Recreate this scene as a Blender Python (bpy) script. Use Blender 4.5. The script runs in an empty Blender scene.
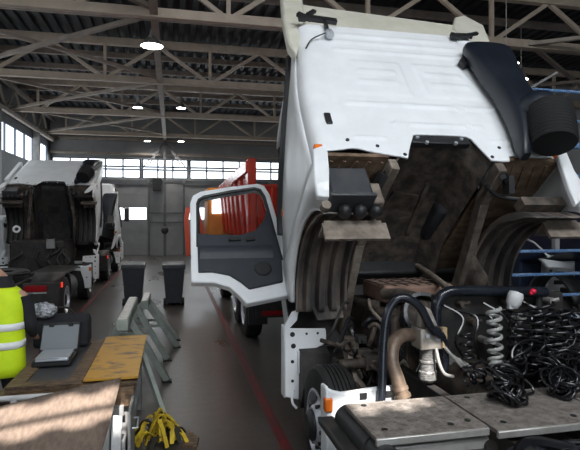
import bpy, bmesh, math, random
from mathutils import Vector, Matrix
random.seed(7)
PI = math.pi
SC = bpy.context.scene
COL = SC.collection

# ------------------------------------------------------------------ camera
YAW = math.atan(118 / 520)
cam = bpy.data.cameras.new('camera'); camo = bpy.data.objects.new('camera', cam); COL.objects.link(camo)
cam.sensor_width = 36; cam.lens = 520 / 580 * 36; cam.shift_y = -8 / 580
cam.clip_start = .05; cam.clip_end = 200
camo.location = (0, 0, 2.35); camo.rotation_euler = (PI / 2, 0, -YAW)
SC.camera = camo

# ------------------------------------------------------------------ world, sun, area lights, exposure
SC.view_settings.view_transform = 'Standard'; SC.view_settings.look = 'None'
SC.view_settings.gamma = 1; SC.view_settings.use_curve_mapping = False
SC.view_settings.exposure = 0.0
wd = bpy.data.worlds.new('world'); SC.world = wd; wd.use_nodes = True
wd.node_tree.nodes['Background'].inputs[0].default_value = (.75, .87, 1, 1)
wd.node_tree.nodes['Background'].inputs[1].default_value = 1.5

def area(name, loc, target, sx, sy, power, color=(1, 1, 1), spread=180):
    l = bpy.data.lights.new(name, 'AREA'); l.shape = 'RECTANGLE'; l.size = sx; l.size_y = sy
    l.energy = power; l.color = color; l.spread = math.radians(spread)
    o = bpy.data.objects.new(name, l); COL.objects.link(o); o.location = loc
    o.rotation_euler = (Vector(target) - Vector(loc)).to_track_quat('-Z', 'Y').to_euler()
    return o

SUN_EL = math.radians(50)
sun = bpy.data.lights.new('sun', 'SUN'); sun.energy = 17; sun.angle = math.radians(.6); sun.color = (1, .95, .89)
suno = bpy.data.objects.new('sun', sun); COL.objects.link(suno); suno.location = (0, -30, 40)
suno.rotation_euler = Vector((0, math.cos(SUN_EL), -math.sin(SUN_EL))).to_track_quat('-Z', 'Y').to_euler()

area('overhead_fill', (2.6, -1.6, 8.3), (2.7, 5.0, 3.6), 7, 3, 1050, (.93, .97, 1))  # unseen overhead fill, added to brighten the tilted cab's rear wall
area('left_fill', (-3.0, 6, 8.3), (-3.0, 8, 0), 4, 3, 60, (.95, .98, 1))  # unseen area light added under the closed deck to fill the left side
area('gate_fill', (1.0, -8.6, 3.2), (1.0, 8, 2.6), 9, 5, 130, (.93, .97, 1))  # unseen fill added as gate daylight from behind, lifts the cab underside
area('far_window_light', (0, 32.6, 5.4), (0, 15, 1.0), 24, 1.2, 200, (.85, .93, 1))
area('left_window_light', (-6.6, 18, 5.8), (0, 16, .5), 24, 1.2, 120, (.85, .93, 1))

# ------------------------------------------------------------------ helpers
WL = {}                                               # world location of every parent

def sset(node, name, val):
    if name in node.inputs: node.inputs[name].default_value = val

def mat(name, c1, c2=None, rough=.6, metal=0., scale=6., lo=.4, hi=.65, bump=0., r2=None, emit=None, es=1., trans=0., stretch=None):
    m = bpy.data.materials.new(name); m.use_nodes = True
    nt = m.node_tree; b = nt.nodes['Principled BSDF']
    b.inputs['Base Color'].default_value = (*c1, 1); b.inputs['Roughness'].default_value = rough
    b.inputs['Metallic'].default_value = metal
    if trans: sset(b, 'Transmission Weight', trans)
    if emit:
        sset(b, 'Emission Color', (*emit, 1)); sset(b, 'Emission Strength', es)
    if c2 is not None or bump or r2 is not None:
        tc = nt.nodes.new('ShaderNodeTexCoord'); no = nt.nodes.new('ShaderNodeTexNoise')
        no.inputs['Scale'].default_value = scale; no.inputs['Detail'].default_value = 6
        no.inputs['Roughness'].default_value = .62
        if stretch:
            mp = nt.nodes.new('ShaderNodeMapping'); mp.inputs['Scale'].default_value = stretch
            nt.links.new(tc.outputs['Object'], mp.inputs['Vector']); nt.links.new(mp.outputs['Vector'], no.inputs['Vector'])
        else:
            nt.links.new(tc.outputs['Object'], no.inputs['Vector'])
        rp = nt.nodes.new('ShaderNodeValToRGB')
        rp.color_ramp.elements[0].position = lo; rp.color_ramp.elements[1].position = hi
        nt.links.new(no.outputs['Fac'], rp.inputs['Fac'])
        if c2 is not None:
            rp.color_ramp.elements[0].color = (*c1, 1); rp.color_ramp.elements[1].color = (*c2, 1)
            nt.links.new(rp.outputs['Color'], b.inputs['Base Color'])
        if r2 is not None:
            mr = nt.nodes.new('ShaderNodeMapRange')
            mr.inputs['From Min'].default_value = lo; mr.inputs['From Max'].default_value = hi
            mr.inputs['To Min'].default_value = rough; mr.inputs['To Max'].default_value = r2
            nt.links.new(no.outputs['Fac'], mr.inputs['Value']); nt.links.new(mr.outputs['Result'], b.inputs['Roughness'])
        if bump:
            bn = nt.nodes.new('ShaderNodeBump'); bn.inputs['Strength'].default_value = bump; bn.inputs['Distance'].default_value = .02
            nt.links.new(no.outputs['Fac'], bn.inputs['Height']); nt.links.new(bn.outputs['Normal'], b.inputs['Normal'])
    return m

class MB:
    """collects shapes; build() links them as ONE mesh object"""
    def __init__(s): s.v = []; s.f = []
    def add(s, vs, fs):
        n = len(s.v); s.v += [Vector(p) for p in vs]; s.f += [tuple(i + n for i in f) for f in fs]; return s
    def box(s, x0, x1, y0, y1, z0, z1):
        vs = [(x, y, z) for x in (x0, x1) for y in (y0, y1) for z in (z0, z1)]
        return s.add(vs, [(0, 1, 3, 2), (4, 6, 7, 5), (0, 4, 5, 1), (2, 3, 7, 6), (0, 2, 6, 4), (1, 5, 7, 3)])
    def beam(s, p, q, w, h, up=(0, 0, 1)):
        p, q = Vector(p), Vector(q); d = (q - p).normalized(); u = Vector(up)
        if abs(d.dot(u)) > .98: u = Vector((0, 1, 0))
        r = d.cross(u).normalized() * w / 2; t = r.cross(d).normalized() * h / 2
        vs = [a + i * r + j * t for a in (p, q) for i, j in ((-1, -1), (1, -1), (1, 1), (-1, 1))]
        return s.add(vs, [(3, 2, 1, 0), (4, 5, 6, 7), (0, 1, 5, 4), (1, 2, 6, 5), (2, 3, 7, 6), (3, 0, 4, 7)])
    def tube(s, pts, r, n=8, cap=True):
        pts = [Vector(p) for p in pts]; N = len(pts)
        rad = r if isinstance(r, (list, tuple)) else [r] * N
        tang = [(pts[min(i + 1, N - 1)] - pts[max(i - 1, 0)]).normalized() for i in range(N)]
        a = Vector((0, 0, 1)) if abs(tang[0].z) < .9 else Vector((1, 0, 0))
        nrm = tang[0].cross(a).normalized(); vs = []; fs = []
        for i in range(N):
            nrm = (nrm - tang[i] * nrm.dot(tang[i])).normalized(); b = tang[i].cross(nrm)
            for k in range(n):
                an = 2 * PI * k / n; vs.append(pts[i] + (nrm * math.cos(an) + b * math.sin(an)) * rad[i])
        for i in range(N - 1):
            for k in range(n):
                fs.append((i * n + k, i * n + (k + 1) % n, (i + 1) * n + (k + 1) % n, (i + 1) * n + k))
        if cap: fs += [tuple(range(n - 1, -1, -1)), tuple((N - 1) * n + k for k in range(n))]
        return s.add(vs, fs)
    def cyl(s, p, q, r, n=16, r2=None): return s.tube([p, q], [r, r if r2 is None else r2], n)
    def lathe(s, prof, o=(0, 0, 0), ax=(0, 0, 1), n=24, a0=0, a1=2 * PI):
        """prof: (radius, along axis)"""
        o = Vector(o); ax = Vector(ax).normalized()
        t = Vector((0, 0, 1)) if abs(ax.z) < .9 else Vector((1, 0, 0))
        e1 = ax.cross(t).normalized(); e2 = ax.cross(e1); full = a1 - a0 > 6.28; m = n if full else n + 1
        vs = []; fs = []
        for r, h in prof:
            for k in range(m):
                an = a0 + (a1 - a0) * k / n; vs.append(o + ax * h + (e1 * math.cos(an) + e2 * math.sin(an)) * r)
        for i in range(len(prof) - 1):
            for k in range(n):
                k2 = (k + 1) % m; fs.append((i * m + k, i * m + k2, (i + 1) * m + k2, (i + 1) * m + k))
        return s.add(vs, fs)
    def prism(s, poly, fn, d0, d1):
        """polygon (a, b) extruded between d0 and d1; fn(a, b, d) -> point"""
        n = len(poly)
        vs = [fn(a, b, d0) for a, b in poly] + [fn(a, b, d1) for a, b in poly]
        return s.add(vs, [tuple(range(n - 1, -1, -1)), tuple(range(n, 2 * n))] + [(i, (i + 1) % n, n + (i + 1) % n, n + i) for i in range(n)])
    def grid(s, rows):
        h, w = len(rows), len(rows[0]); vs = [p for r in rows for p in r]
        return s.add(vs, [(i * w + j, i * w + j + 1, (i + 1) * w + j + 1, (i + 1) * w + j) for i in range(h - 1) for j in range(w - 1)])
    def sphere(s, c, rx, ry=None, rz=None, n=14, m=8):
        ry = rx if ry is None else ry; rz = rx if rz is None else rz; c = Vector(c)
        vs = []; fs = []
        for i in range(m + 1):
            th = PI * i / m
            for k in range(n):
                a = 2 * PI * k / n; vs.append(c + Vector((rx * math.sin(th) * math.cos(a), ry * math.sin(th) * math.sin(a), rz * math.cos(th))))
        for i in range(m):
            for k in range(n): fs.append((i * n + k, (i + 1) * n + k, (i + 1) * n + (k + 1) % n, i * n + (k + 1) % n))
        return s.add(vs, fs)
    def map(s, fn): s.v = [Vector(fn(*p)) for p in s.v]; return s
    def build(s, name, m, parent=None, bevel=0, solid=0, smooth=35, off=-1):
        me = bpy.data.meshes.new(name); P = WL.get(parent.name, Vector()) if parent else Vector()
        me.from_pydata([p - P for p in s.v], [], s.f)
        bm = bmesh.new(); bm.from_mesh(me)
        bmesh.ops.remove_doubles(bm, verts=bm.verts, dist=1e-5)
        if not solid: bmesh.ops.recalc_face_normals(bm, faces=bm.faces)
        bm.to_mesh(me); bm.free()
        me.materials.append(m)
        if smooth:
            me.shade_smooth(); me.set_sharp_from_angle(angle=math.radians(smooth))
        o = bpy.data.objects.new(name, me); COL.objects.link(o)
        if parent: o.parent = parent
        WL[o.name] = P.copy()
        if solid:
            md = o.modifiers.new('solid', 'SOLIDIFY'); md.thickness = solid; md.offset = off
        if bevel:
            md = o.modifiers.new('bevel', 'BEVEL'); md.width = bevel; md.segments = 2; md.limit_method = 'ANGLE'; md.angle_limit = .6
        return o

def tag(o, label, cat, group=None, kind=None):
    o['label'] = label; o['category'] = cat
    if group: o['group'] = group
    if kind: o['kind'] = kind
    return o

def thing(name, loc, label, cat, group=None):
    o = bpy.data.objects.new(name, None); COL.objects.link(o); o.location = loc; o.empty_display_size = .2
    WL[o.name] = Vector(loc); return tag(o, label, cat, group)

def struct(mb, name, m, **k):
    o = mb.build(name, m, **k); o['kind'] = 'structure'; return o

def copy_tree(o, parent=None):
    c = o.copy(); COL.objects.link(c)
    if parent: c.parent = parent
    for ch in list(o.children): copy_tree(ch, c)
    return c

def spline(pts, n=8):
    pts = [Vector(p) for p in pts]; P = [pts[0] * 2 - pts[1]] + pts + [pts[-1] * 2 - pts[-2]]; out = []
    for i in range(1, len(P) - 2):
        a, b, c, d = P[i - 1:i + 3]
        for k in range(n):
            t = k / n
            out.append(.5 * ((2 * b) + (c - a) * t + (2 * a - 5 * b + 4 * c - d) * t * t + (3 * b - a - 3 * c + d) * t ** 3))
    return out + [pts[-1]]

def coil_pts(path, R, turns, n=14, jit=0.):
    """helix of radius R wound around a path"""
    path = spline(path, 12); N = int(turns * n); out = []; nrm = None
    for i in range(N + 1):
        u = i / N * (len(path) - 1); k = min(int(u), len(path) - 2); p = path[k].lerp(path[k + 1], u - k)
        t = (path[k + 1] - path[k]).normalized()
        if nrm is None: nrm = t.cross(Vector((.3, 1, .2))).normalized()
        nrm = (nrm - t * nrm.dot(t)).normalized(); b = t.cross(nrm); a = 2 * PI * i / n
        r = R * (1 + jit * math.sin(i * .37) * math.cos(i * .113))
        out.append(p + (nrm * math.cos(a) + b * math.sin(a)) * r)
    return out

def smooth01(t): t = max(0, min(1, t)); return t * t * (3 - 2 * t)

# ------------------------------------------------------------------ materials
M = {}
M['white'] = mat('white_paint', (.80, .82, .84), (.74, .76, .78), rough=.32, scale=3, r2=.40)
M['cream'] = mat('cream_paint', (.66, .64, .55), (.58, .56, .47), rough=.4, scale=4)
M['black'] = mat('black_plastic', (.012, .013, .015), (.02, .02, .021), rough=.5, scale=9)
M['chassis'] = mat('chassis_black', (.012, .012, .012), (.035, .03, .026), rough=.6, scale=7)
M['grime'] = mat('underbody_grime', (.035, .029, .024), (.13, .10, .076), rough=.8, scale=5, bump=.3)
M['darkgrime'] = mat('dark_grime', (.030, .026, .023), (.125, .097, .077), rough=.75, scale=6, bump=.2)
M['tan'] = mat('dusty_steel', (.13, .105, .085), (.26, .22, .18), rough=.8, scale=7)
M['raildust'] = mat('dusty_rail', (.075, .06, .05), (.17, .14, .115), rough=.8, scale=7)
M['brown'] = mat('rust_brown', (.10, .06, .035), (.22, .15, .10), rough=.8, scale=3, stretch=(2, 4, 3))
M['liner'] = mat('liner_plastic', (.055, .05, .048), (.19, .155, .13), rough=.6, scale=2.5, stretch=(2, .8, .8))
M['greybox'] = mat('grey_plastic', (.035, .04, .047), (.06, .06, .062), rough=.45, scale=5)
M['navy'] = mat('navy_duct', (.006, .009, .016), (.011, .015, .023), rough=.42, scale=4)
M['rubber'] = mat('rubber', (.010, .010, .011), (.022, .021, .021), rough=.7, scale=12)
M['rim'] = mat('steel_rim', (.62, .63, .68), (.46, .47, .52), rough=.35, metal=.4, scale=6)
M['alu'] = mat('aluminium', (.55, .54, .52), (.42, .40, .37), rough=.4, metal=.6, scale=8)
M['deck'] = mat('deck_plate', (.125, .108, .095), (.24, .215, .195), rough=.75, scale=14, bump=.4)
M['hose'] = mat('hose_gloss', (.010, .010, .012), None, rough=.22)
M['bluehose'] = mat('blue_black_hose', (.010, .012, .018), (.016, .019, .026), rough=.22, scale=8)
M['filt'] = mat('worn_cast_metal', (.10, .10, .10), (.36, .35, .34), rough=.4, metal=.4, scale=9, stretch=(4, 4, 14))
M['bellow'] = mat('matt_black_rubber', (.006, .006, .007), None, rough=.85)
M['sandalu'] = mat('dusty_aluminium', (.40, .36, .32), (.24, .21, .18), rough=.5, metal=.2, scale=12)
M['exhaust'] = mat('exhaust_rust', (.20, .145, .105), (.10, .07, .052), rough=.5, metal=.3, scale=9)
M['engine'] = mat('engine_grime', (.022, .018, .015), (.09, .068, .053), rough=.75, scale=9, bump=.3)
M['enginered'] = mat('engine_red_dust', (.26, .16, .12), (.16, .10, .075), rough=.8, scale=8)
M['amber'] = mat('amber_lens', (.75, .17, .02), None, rough=.2)
M['redlens'] = mat('red_lens', (.28, .008, .012), None, rough=.2)
M['redlit'] = mat('red_lamp_lit', (.6, .03, .01), None, rough=.3, emit=(1, .05, .02), es=.7)
M['redcap'] = mat('red_cap', (.6, .01, .04), None, rough=.35)
M['poly'] = mat('white_translucent_plastic', (.62, .63, .64), (.5, .5, .5), rough=.35, scale=8)
M['doortrim'] = mat('door_trim', (.022, .027, .036), (.03, .035, .044), rough=.55, scale=8)
M['glass'] = mat('window_glass', (.9, .93, .95), None, rough=.03, trans=1.0)
M['darkglass'] = mat('dark_glass', (.01, .012, .015), None, rough=.08)
M['trussp'] = mat('truss_paint', (.54, .45, .36), (.44, .36, .285), rough=.55, scale=3)
M['purlin'] = mat('purlin_paint', (.36, .31, .26), (.27, .23, .20), rough=.6, scale=3)
M['roof'] = mat('roof_deck', (.028, .033, .040), (.016, .019, .024), rough=.6, metal=0., scale=2)
M['wall'] = mat('wall_panel', (.27, .275, .28), (.22, .225, .23), rough=.6, scale=1.2)
M['wallframe'] = mat('wall_frame', (.12, .125, .135), (.09, .095, .10), rough=.6, scale=2)
M['winframe'] = mat('window_frame', (.09, .13, .19), None, rough=.5)
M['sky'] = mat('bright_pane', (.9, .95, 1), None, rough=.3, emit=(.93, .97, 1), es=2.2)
M['lamp'] = mat('lamp_light', (1, 1, 1), None, emit=(1, .97, .92), es=30)
M['lampmetal'] = mat('lamp_metal', (.45, .45, .44), (.35, .35, .34), rough=.4, metal=.5, scale=8)
M['redpaint'] = mat('red_paint', (.66, .045, .022), (.52, .035, .02), rough=.25, scale=3)
M['orange'] = mat('orange_paint', (.70, .24, .02), (.6, .19, .02), rough=.35, scale=4)
M['orangered'] = mat('orange_red_paint', (.62, .07, .015), None, rough=.35)
M['bin'] = mat('bin_plastic', (.028, .034, .042), (.038, .045, .054), rough=.5, scale=5)
M['pale'] = mat('pale_green_paint', (.33, .37, .33), (.24, .27, .24), rough=.55, scale=5)
M['hivis'] = mat('hi_vis_yellow', (.70, .93, .01), (.60, .84, .008), rough=.7, scale=4, bump=.6, emit=None)
M['reflect'] = mat('reflective_tape', (.85, .87, .88), None, rough=.35)
M['jacket'] = mat('dark_jacket', (.010, .011, .015), (.018, .019, .024), rough=.85, scale=9)
M['trouser'] = mat('dark_trousers', (.016, .018, .026), (.024, .026, .034), rough=.85, scale=9)
M['skin'] = mat('skin', (.50, .29, .20), None, rough=.55)
M['hair'] = mat('hair', (.02, .014, .01), None, rough=.6)
M['boot'] = mat('boot_leather', (.015, .013, .012), None, rough=.6)
M['oldwood'] = mat('dark_worn_wood', (.05, .032, .02), (.22, .135, .07), rough=.6, scale=4, stretch=(3, 14, 3))
M['yelply'] = mat('yellow_stained_plywood', (.55, .29, .03), (.16, .10, .055), rough=.5, scale=3, lo=.5, hi=.64, stretch=(1.5, 2.4, 2))
M['ply'] = mat('worn_plywood', (.21, .155, .12), (.13, .095, .075), rough=.7, scale=5, stretch=(9, 2, 2))
M['benchwhite'] = mat('bench_white', (.62, .63, .64), (.5, .5, .5), rough=.45, scale=5)
M['benchgrey'] = mat('bench_grey', (.26, .26, .26), (.18, .18, .18), rough=.5, scale=5)
M['silver'] = mat('silver_metal', (.50, .53, .57), None, rough=.3, metal=.4)
M['caselid'] = mat('grey_foam_lid', (.19, .21, .23), None, rough=.6)
M['clear'] = mat('crinkled_clear_plastic', (.5, .52, .56), (.10, .11, .13), rough=.2, scale=28, bump=.6)
M['yellowcloth'] = mat('yellow_strap_webbing', (.62, .44, .02), (.34, .22, .015), rough=.7, scale=14)
M['blackcloth'] = mat('black_strap_webbing', (.02, .017, .012), None, rough=.8)
M['blue'] = mat('blue_chipped_paint', (.035, .15, .38), (.55, .60, .64), rough=.45, scale=22, lo=.52, hi=.6, stretch=(3, 6, 6))
M['darkblue'] = mat('dark_blue_paint', (.014, .022, .045), (.02, .03, .055), rough=.3, scale=4)
M['oily'] = mat('oily_cover', (.015, .018, .024), (.03, .034, .04), rough=.25, scale=14, bump=.6)

# floor: dark concrete with worn, tyre-marked patches
def floor_mat():
    m = bpy.data.materials.new('concrete_floor'); m.use_nodes = True; nt = m.node_tree; b = nt.nodes['Principled BSDF']
    tc = nt.nodes.new('ShaderNodeTexCoord')
    def noise(sc, st=None):
        n = nt.nodes.new('ShaderNodeTexNoise'); n.inputs['Scale'].default_value = sc; n.inputs['Detail'].default_value = 8
        mp = nt.nodes.new('ShaderNodeMapping'); mp.inputs['Scale'].default_value = st or (1, 1, 1)
        nt.links.new(tc.outputs['Object'], mp.inputs['Vector']); nt.links.new(mp.outputs['Vector'], n.inputs['Vector']); return n
    n1, n2 = noise(.55, (1.6, .7, 1)), noise(9)
    r = nt.nodes.new('ShaderNodeValToRGB'); r.color_ramp.elements[0].position = .35; r.color_ramp.elements[1].position = .7
    r.color_ramp.elements[0].color = (.050, .043, .038, 1); r.color_ramp.elements[1].color = (.115, .104, .095, 1)
    nt.links.new(n1.outputs['Fac'], r.inputs['Fac'])
    mx = nt.nodes.new('ShaderNodeMixRGB'); mx.blend_type = 'MULTIPLY'; mx.inputs[0].default_value = .5
    r2 = nt.nodes.new('ShaderNodeValToRGB'); r2.color_ramp.elements[0].position = .3; r2.color_ramp.elements[1].position = .62
    r2.color_ramp.elements[0].color = (.45, .43, .42, 1)
    nt.links.new(n2.outputs['Fac'], r2.inputs['Fac'])
    nt.links.new(r.outputs['Color'], mx.inputs[1]); nt.links.new(r2.outputs['Color'], mx.inputs[2])
    nt.links.new(mx.outputs['Color'], b.inputs['Base Color'])
    mr = nt.nodes.new('ShaderNodeMapRange'); mr.inputs['To Min'].default_value = .17; mr.inputs['To Max'].default_value = .45
    nt.links.new(n1.outputs['Fac'], mr.inputs['Value']); nt.links.new(mr.outputs['Result'], b.inputs['Roughness'])
    return m
M['floor'] = floor_mat()
M['linepaint'] = mat('red_line_paint', (.13, .006, .010), (.07, .010, .011), rough=.5, scale=5)

# ------------------------------------------------------------------ the hall
XL, XR, YB, YF, ZR = -7.0, 18.0, -9.0, 33.0, 8.55
struct(MB().box(XL - .3, XR + .3, YB - .3, YF + .3, -.2, 0), 'floor', M['floor'], smooth=0)
struct(MB().box(1.08, 1.19, 1.0, 30, .0, .004), 'trim_1', M['linepaint'], smooth=0)
struct(MB().box(-2.26, -2.15, 5.0, 30, .0, .004), 'trim_2', M['linepaint'], smooth=0)

# corrugated roof deck, with unseen slots added to aim sun at bench and truck
SUN_SLOTS = [(-2.6, -.38, lambda x: -2.30 + .40 * (x + .46), lambda x: -1.74 + .40 * (x + .46)), (1.2, 1.75, lambda x: -3.08, lambda x: -2.62), (1.75, 2.15, lambda x: -2.72, lambda x: -2.36)]
def deck_strip(x0, x1, y0, y1):
    n = max(1, round((x1 - x0) / .36)); p = (x1 - x0) / n; xs = []
    for i in range(n):
        a = x0 + i * p; xs += [(a, 0), (a + .42 * p, 0), (a + .5 * p, .09), (a + .92 * p, .09)]
    xs.append((x1, 0))
    return [[(x, y(x) if callable(y) else y, ZR + d) for x, d in xs] for y in (y0, y1)]
dk = MB()
dk.grid(deck_strip(XL, XR, -1.0, YF))
dk.grid(deck_strip(XL, XR, YB, -3.9))
for a, b in ((XL, SUN_SLOTS[0][0]), (SUN_SLOTS[0][1], SUN_SLOTS[1][0]), (SUN_SLOTS[2][1], XR)): dk.grid(deck_strip(a, b, -3.9, -1.0))
for x0, x1, y0, y1 in SUN_SLOTS:
    dk.grid(deck_strip(x0, x1, -3.9, y0)); dk.grid(deck_strip(x0, x1, y1, -1.0))
dk.beam((-2.6, -2.04 - .856, ZR), (-.38, -1.99, ZR), .06, .05)  # bar added across the slot to shade a stripe on the plywood
ceil = struct(dk, 'ceiling', M['roof'], smooth=0)
WL['ceiling'] = Vector()
for y in (-3.9, -1.0, 8.8, 10.6, 14.4, 16.4, 20.6, 22.6, 26.6, 28.6):  # first two are unseen, added to block sun leaking through deck seams
    MB().box(XL, XR, y - .07, y + .07, ZR - .2, ZR).build('purlin', M['purlin'], ceil, smooth=0)
ZB = 7.1                                                      # level of the truss bottom chords
MB().box(-.50, -.32, 6.0, YF, ZB - .08, ZB + .14).build('tie_beam', M['purlin'], ceil, smooth=0)
for y0 in (6.3, 12.5, 18.7, 24.9):
    for xa, xb in ((XL + .1, -.42), (9.5, 17.8)):
        MB().beam((xa, y0, ZB + .08), (xb, y0 + 6.1, ZB + .08), .12, .10).build('brace', M['purlin'], ceil, smooth=0)
        MB().beam((xb, y0, ZB - .03), (xa, y0 + 6.1, ZB - .03), .12, .10).build('brace', M['purlin'], ceil, smooth=0)

# walls
def holed(x0, x1, z0, z1, holes):
    """rectangles left of a strip once the holes (same z band) are cut"""
    out = []; hz0, hz1 = holes[0][2], holes[0][3]
    out += [(x0, x1, z0, hz0), (x0, x1, hz1, z1)]; x = x0
    for a, b, _, _ in holes:
        if a > x: out.append((x, a, hz0, hz1))
        x = b
    if x < x1: out.append((x, x1, hz0, hz1))
    return out
wf = MB()
for a, b, c, d in holed(XL, XR, 0, ZR, [(-6.9, -1.9, 4.72, 5.9), (-1.75, .95, 4.72, 5.9), (1.1, 17.5, 4.72, 5.9)]): wf.box(a, b, YF, YF + .2, c, d)
struct(wf, 'wall_far', M['wall'], smooth=0)
wl = MB()
for a, b, c, d in holed(YB, YF, 0, ZR, [(-6, 32.2, 5.15, 6.45)]): wl.box(XL - .2, XL, a, b, c, d)
struct(wl, 'wall_left', M['wallframe'], smooth=0)
struct(MB().box(XR, XR + .2, YB, YF, 0, ZR), 'wall_right', M['wall'], smooth=0)
wb = MB()
for a, b, c, d in holed(XL, XR, 0, ZR, [(-3.2, 5.2, .0, 5.6)]): 
    if d > c: wb.box(a, b, YB - .2, YB, c, d)
struct(wb, 'wall_back', M['wall'], smooth=0)

def window_band(n, x0, x1, z0, z1, fn, dx, zs):
    """glazed strip: bright panes in a frame; fn(along, depth, z)"""
    p = MB(); p.prism([(x0, z0), (x1, z0), (x1, z1), (x0, z1)], lambda a, b, d: fn(a, d, b), .09, .11)
    w = struct(p, 'window_%d' % n, M['sky'], smooth=0); WL[w.name] = Vector()
    f = MB(); k = max(1, round((x1 - x0) / dx))
    for i in range(k + 1):
        x = x0 + (x1 - x0) * i / k; f.prism([(x - .045, z0), (x + .045, z0), (x + .045, z1), (x - .045, z1)], lambda a, b, d: fn(a, d, b), .0, .08)
    for z in zs: f.prism([(x0, z - .05), (x1, z - .05), (x1, z + .05), (x0, z + .05)], lambda a, b, d: fn(a, d, b), .01, .07)
    f.build('window_frame', M['winframe'], w, smooth=0)
far = lambda a, d, z: (a, YF + d, z)
left = lambda a, d, z: (XL - d, a, z)
window_band(1, -6.9, -1.9, 4.72, 5.9, far, 1.05, (4.72, 5.25, 5.42, 5.9))
window_band(2, -1.75, .95, 4.72, 5.9, far, .9, (4.72, 5.25, 5.42, 5.9))
window_band(3, 1.1, 17.5, 4.72, 5.9, far, 1.05, (4.72, 5.25, 5.42, 5.9))
window_band(4, -6, 32.2, 5.15, 6.45, left, 1.5, (5.15, 6.45))

def sectional(n, x0, x1, ztop):
    d = MB()
    zs = [0, .72, 1.44, 2.14, 2.98, 3.7, ztop]
    for i in range(6):
        if i == 3: continue
        d.box(x0, x1, YF - .10, YF - .02, zs[i] + .012, zs[i + 1] - .012)
    w = (x1 - x0) / 4
    d.box(x0, x1, YF - .10, YF - .02, 2.14, 2.2); d.box(x0, x1, YF - .10, YF - .02, 2.92, 2.98)
    for i in range(5):
        x = x0 + i * w; d.box(max(x0, x - .07), min(x1, x + .07), YF - .10, YF - .02, 2.2, 2.92)
    o = struct(d, 'door_%d' % n, M['wall'], smooth=0); WL[o.name] = Vector()
    MB().box(x0 + .05, x1 - .05, YF - .055, YF - .045, 2.2, 2.92).build('door_pane', M['sky'], o, smooth=0)
    fr = MB(); fr.box(x0 - .14, x0 - .01, YF - .16, YF, 0, ztop + .14); fr.box(x1 + .01, x1 + .14, YF - .16, YF, 0, ztop + .14)
    fr.box(x0, x1, YF - .2, YF, ztop, ztop + .3); fr.build('door_frame', M['wallframe'], o, smooth=0)
sectional(1, -6.2, -1.45, 4.3); sectional(2, .80, 6.0, 4.3); sectional(3, 6.6, 11.6, 4.3)
struct(MB().box(-1.3, .65, YF - .07, YF - .01, 2.55, 2.63).box(-1.3, .65, YF - .07, YF - .01, 2.0, 2.06).box(-1.3, .65, YF - .07, YF - .01, 4.5, 4.62)
       .box(-.46, -.38, YF - .06, YF - .01, 0, 4.5), 'trim_3', M['wallframe'], smooth=0)
struct(MB().box(XL, XR, YF - .25, YF - .01, 6.1, 6.24).box(XL, XR, YF - .25, YF - .01, 6.95, 7.1), 'trim_4', M['purlin'], smooth=0)
for i, y in enumerate((10.2, 16.6, 22.9, 29.2)):
    struct(MB().box(XL, XL + .3, y - .14, y + .14, 0, 6.9), 'trim_%d' % (5 + i), M['benchgrey'], smooth=0)
# lattice girder along the left wall
lg = thing('lattice_girder', (XL + .3, 18, 6.7), 'grey steel lattice girder running along the left wall above its windows', 'girder')
MB().box(XL + .2, XL + .36, 6, YF - .3, 6.72, 6.88).build('bottom_chord', M['purlin'], lg, smooth=0)
MB().box(XL + .2, XL + .36, 6, YF - .3, 7.9, 8.06).build('top_chord', M['purlin'], lg, smooth=0)
y = 6.2
while y < 31:
    MB().beam((XL + .28, y, 6.85), (XL + .28, y + 1.25, 7.92), .09, .09).build('web_strut', M['purlin'], lg, smooth=0)
    MB().beam((XL + .28, y + 2.5, 6.85), (XL + .28, y + 1.25, 7.92), .09, .09).build('web_strut', M['purlin'], lg, smooth=0)
    y += 2.5

def truss(y, label):
    t = thing('roof_truss', ((XL + XR) / 2, y, ZB), label, 'roof truss', 'roof trusses across the hall')
    MB().box(XL, XR, y - .09, y + .09, ZB - .12, ZB + .10).build('bottom_chord', M['trussp'], t, bevel=.01, smooth=0)
    MB().box(XL, XR, y - .10, y + .10, ZB + 1.13, ZB + 1.38).build('top_chord', M['trussp'], t, bevel=.01, smooth=0)
    x = XL + 1.22
    k = 0
    while x < XR - .4:
        MB().box(x - .05, x + .05, y - .05, y + .05, ZB + .1, ZB + 1.15).build('post', M['trussp'], t, smooth=0)
        for s in (-1, 1):
            if XL < x + s * 1.7 < XR:
                MB().beam((x + s * .15, y, ZB + .08), (x + s * 1.72, y, ZB + 1.15), .09, .11).build('web_strut', M['trussp'], t, smooth=0)
        x += 3.55
truss(12.5, 'nearest tan steel roof truss, running across the top edge of the picture')
truss(18.7, 'tan steel roof truss second from the front, its full zigzag of struts in view')
truss(24.9, 'third tan steel roof truss back, behind the zigzag one, deeper in the hall')
truss(31.1, 'farthest tan steel roof truss, close to the end wall above its window band')

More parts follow.
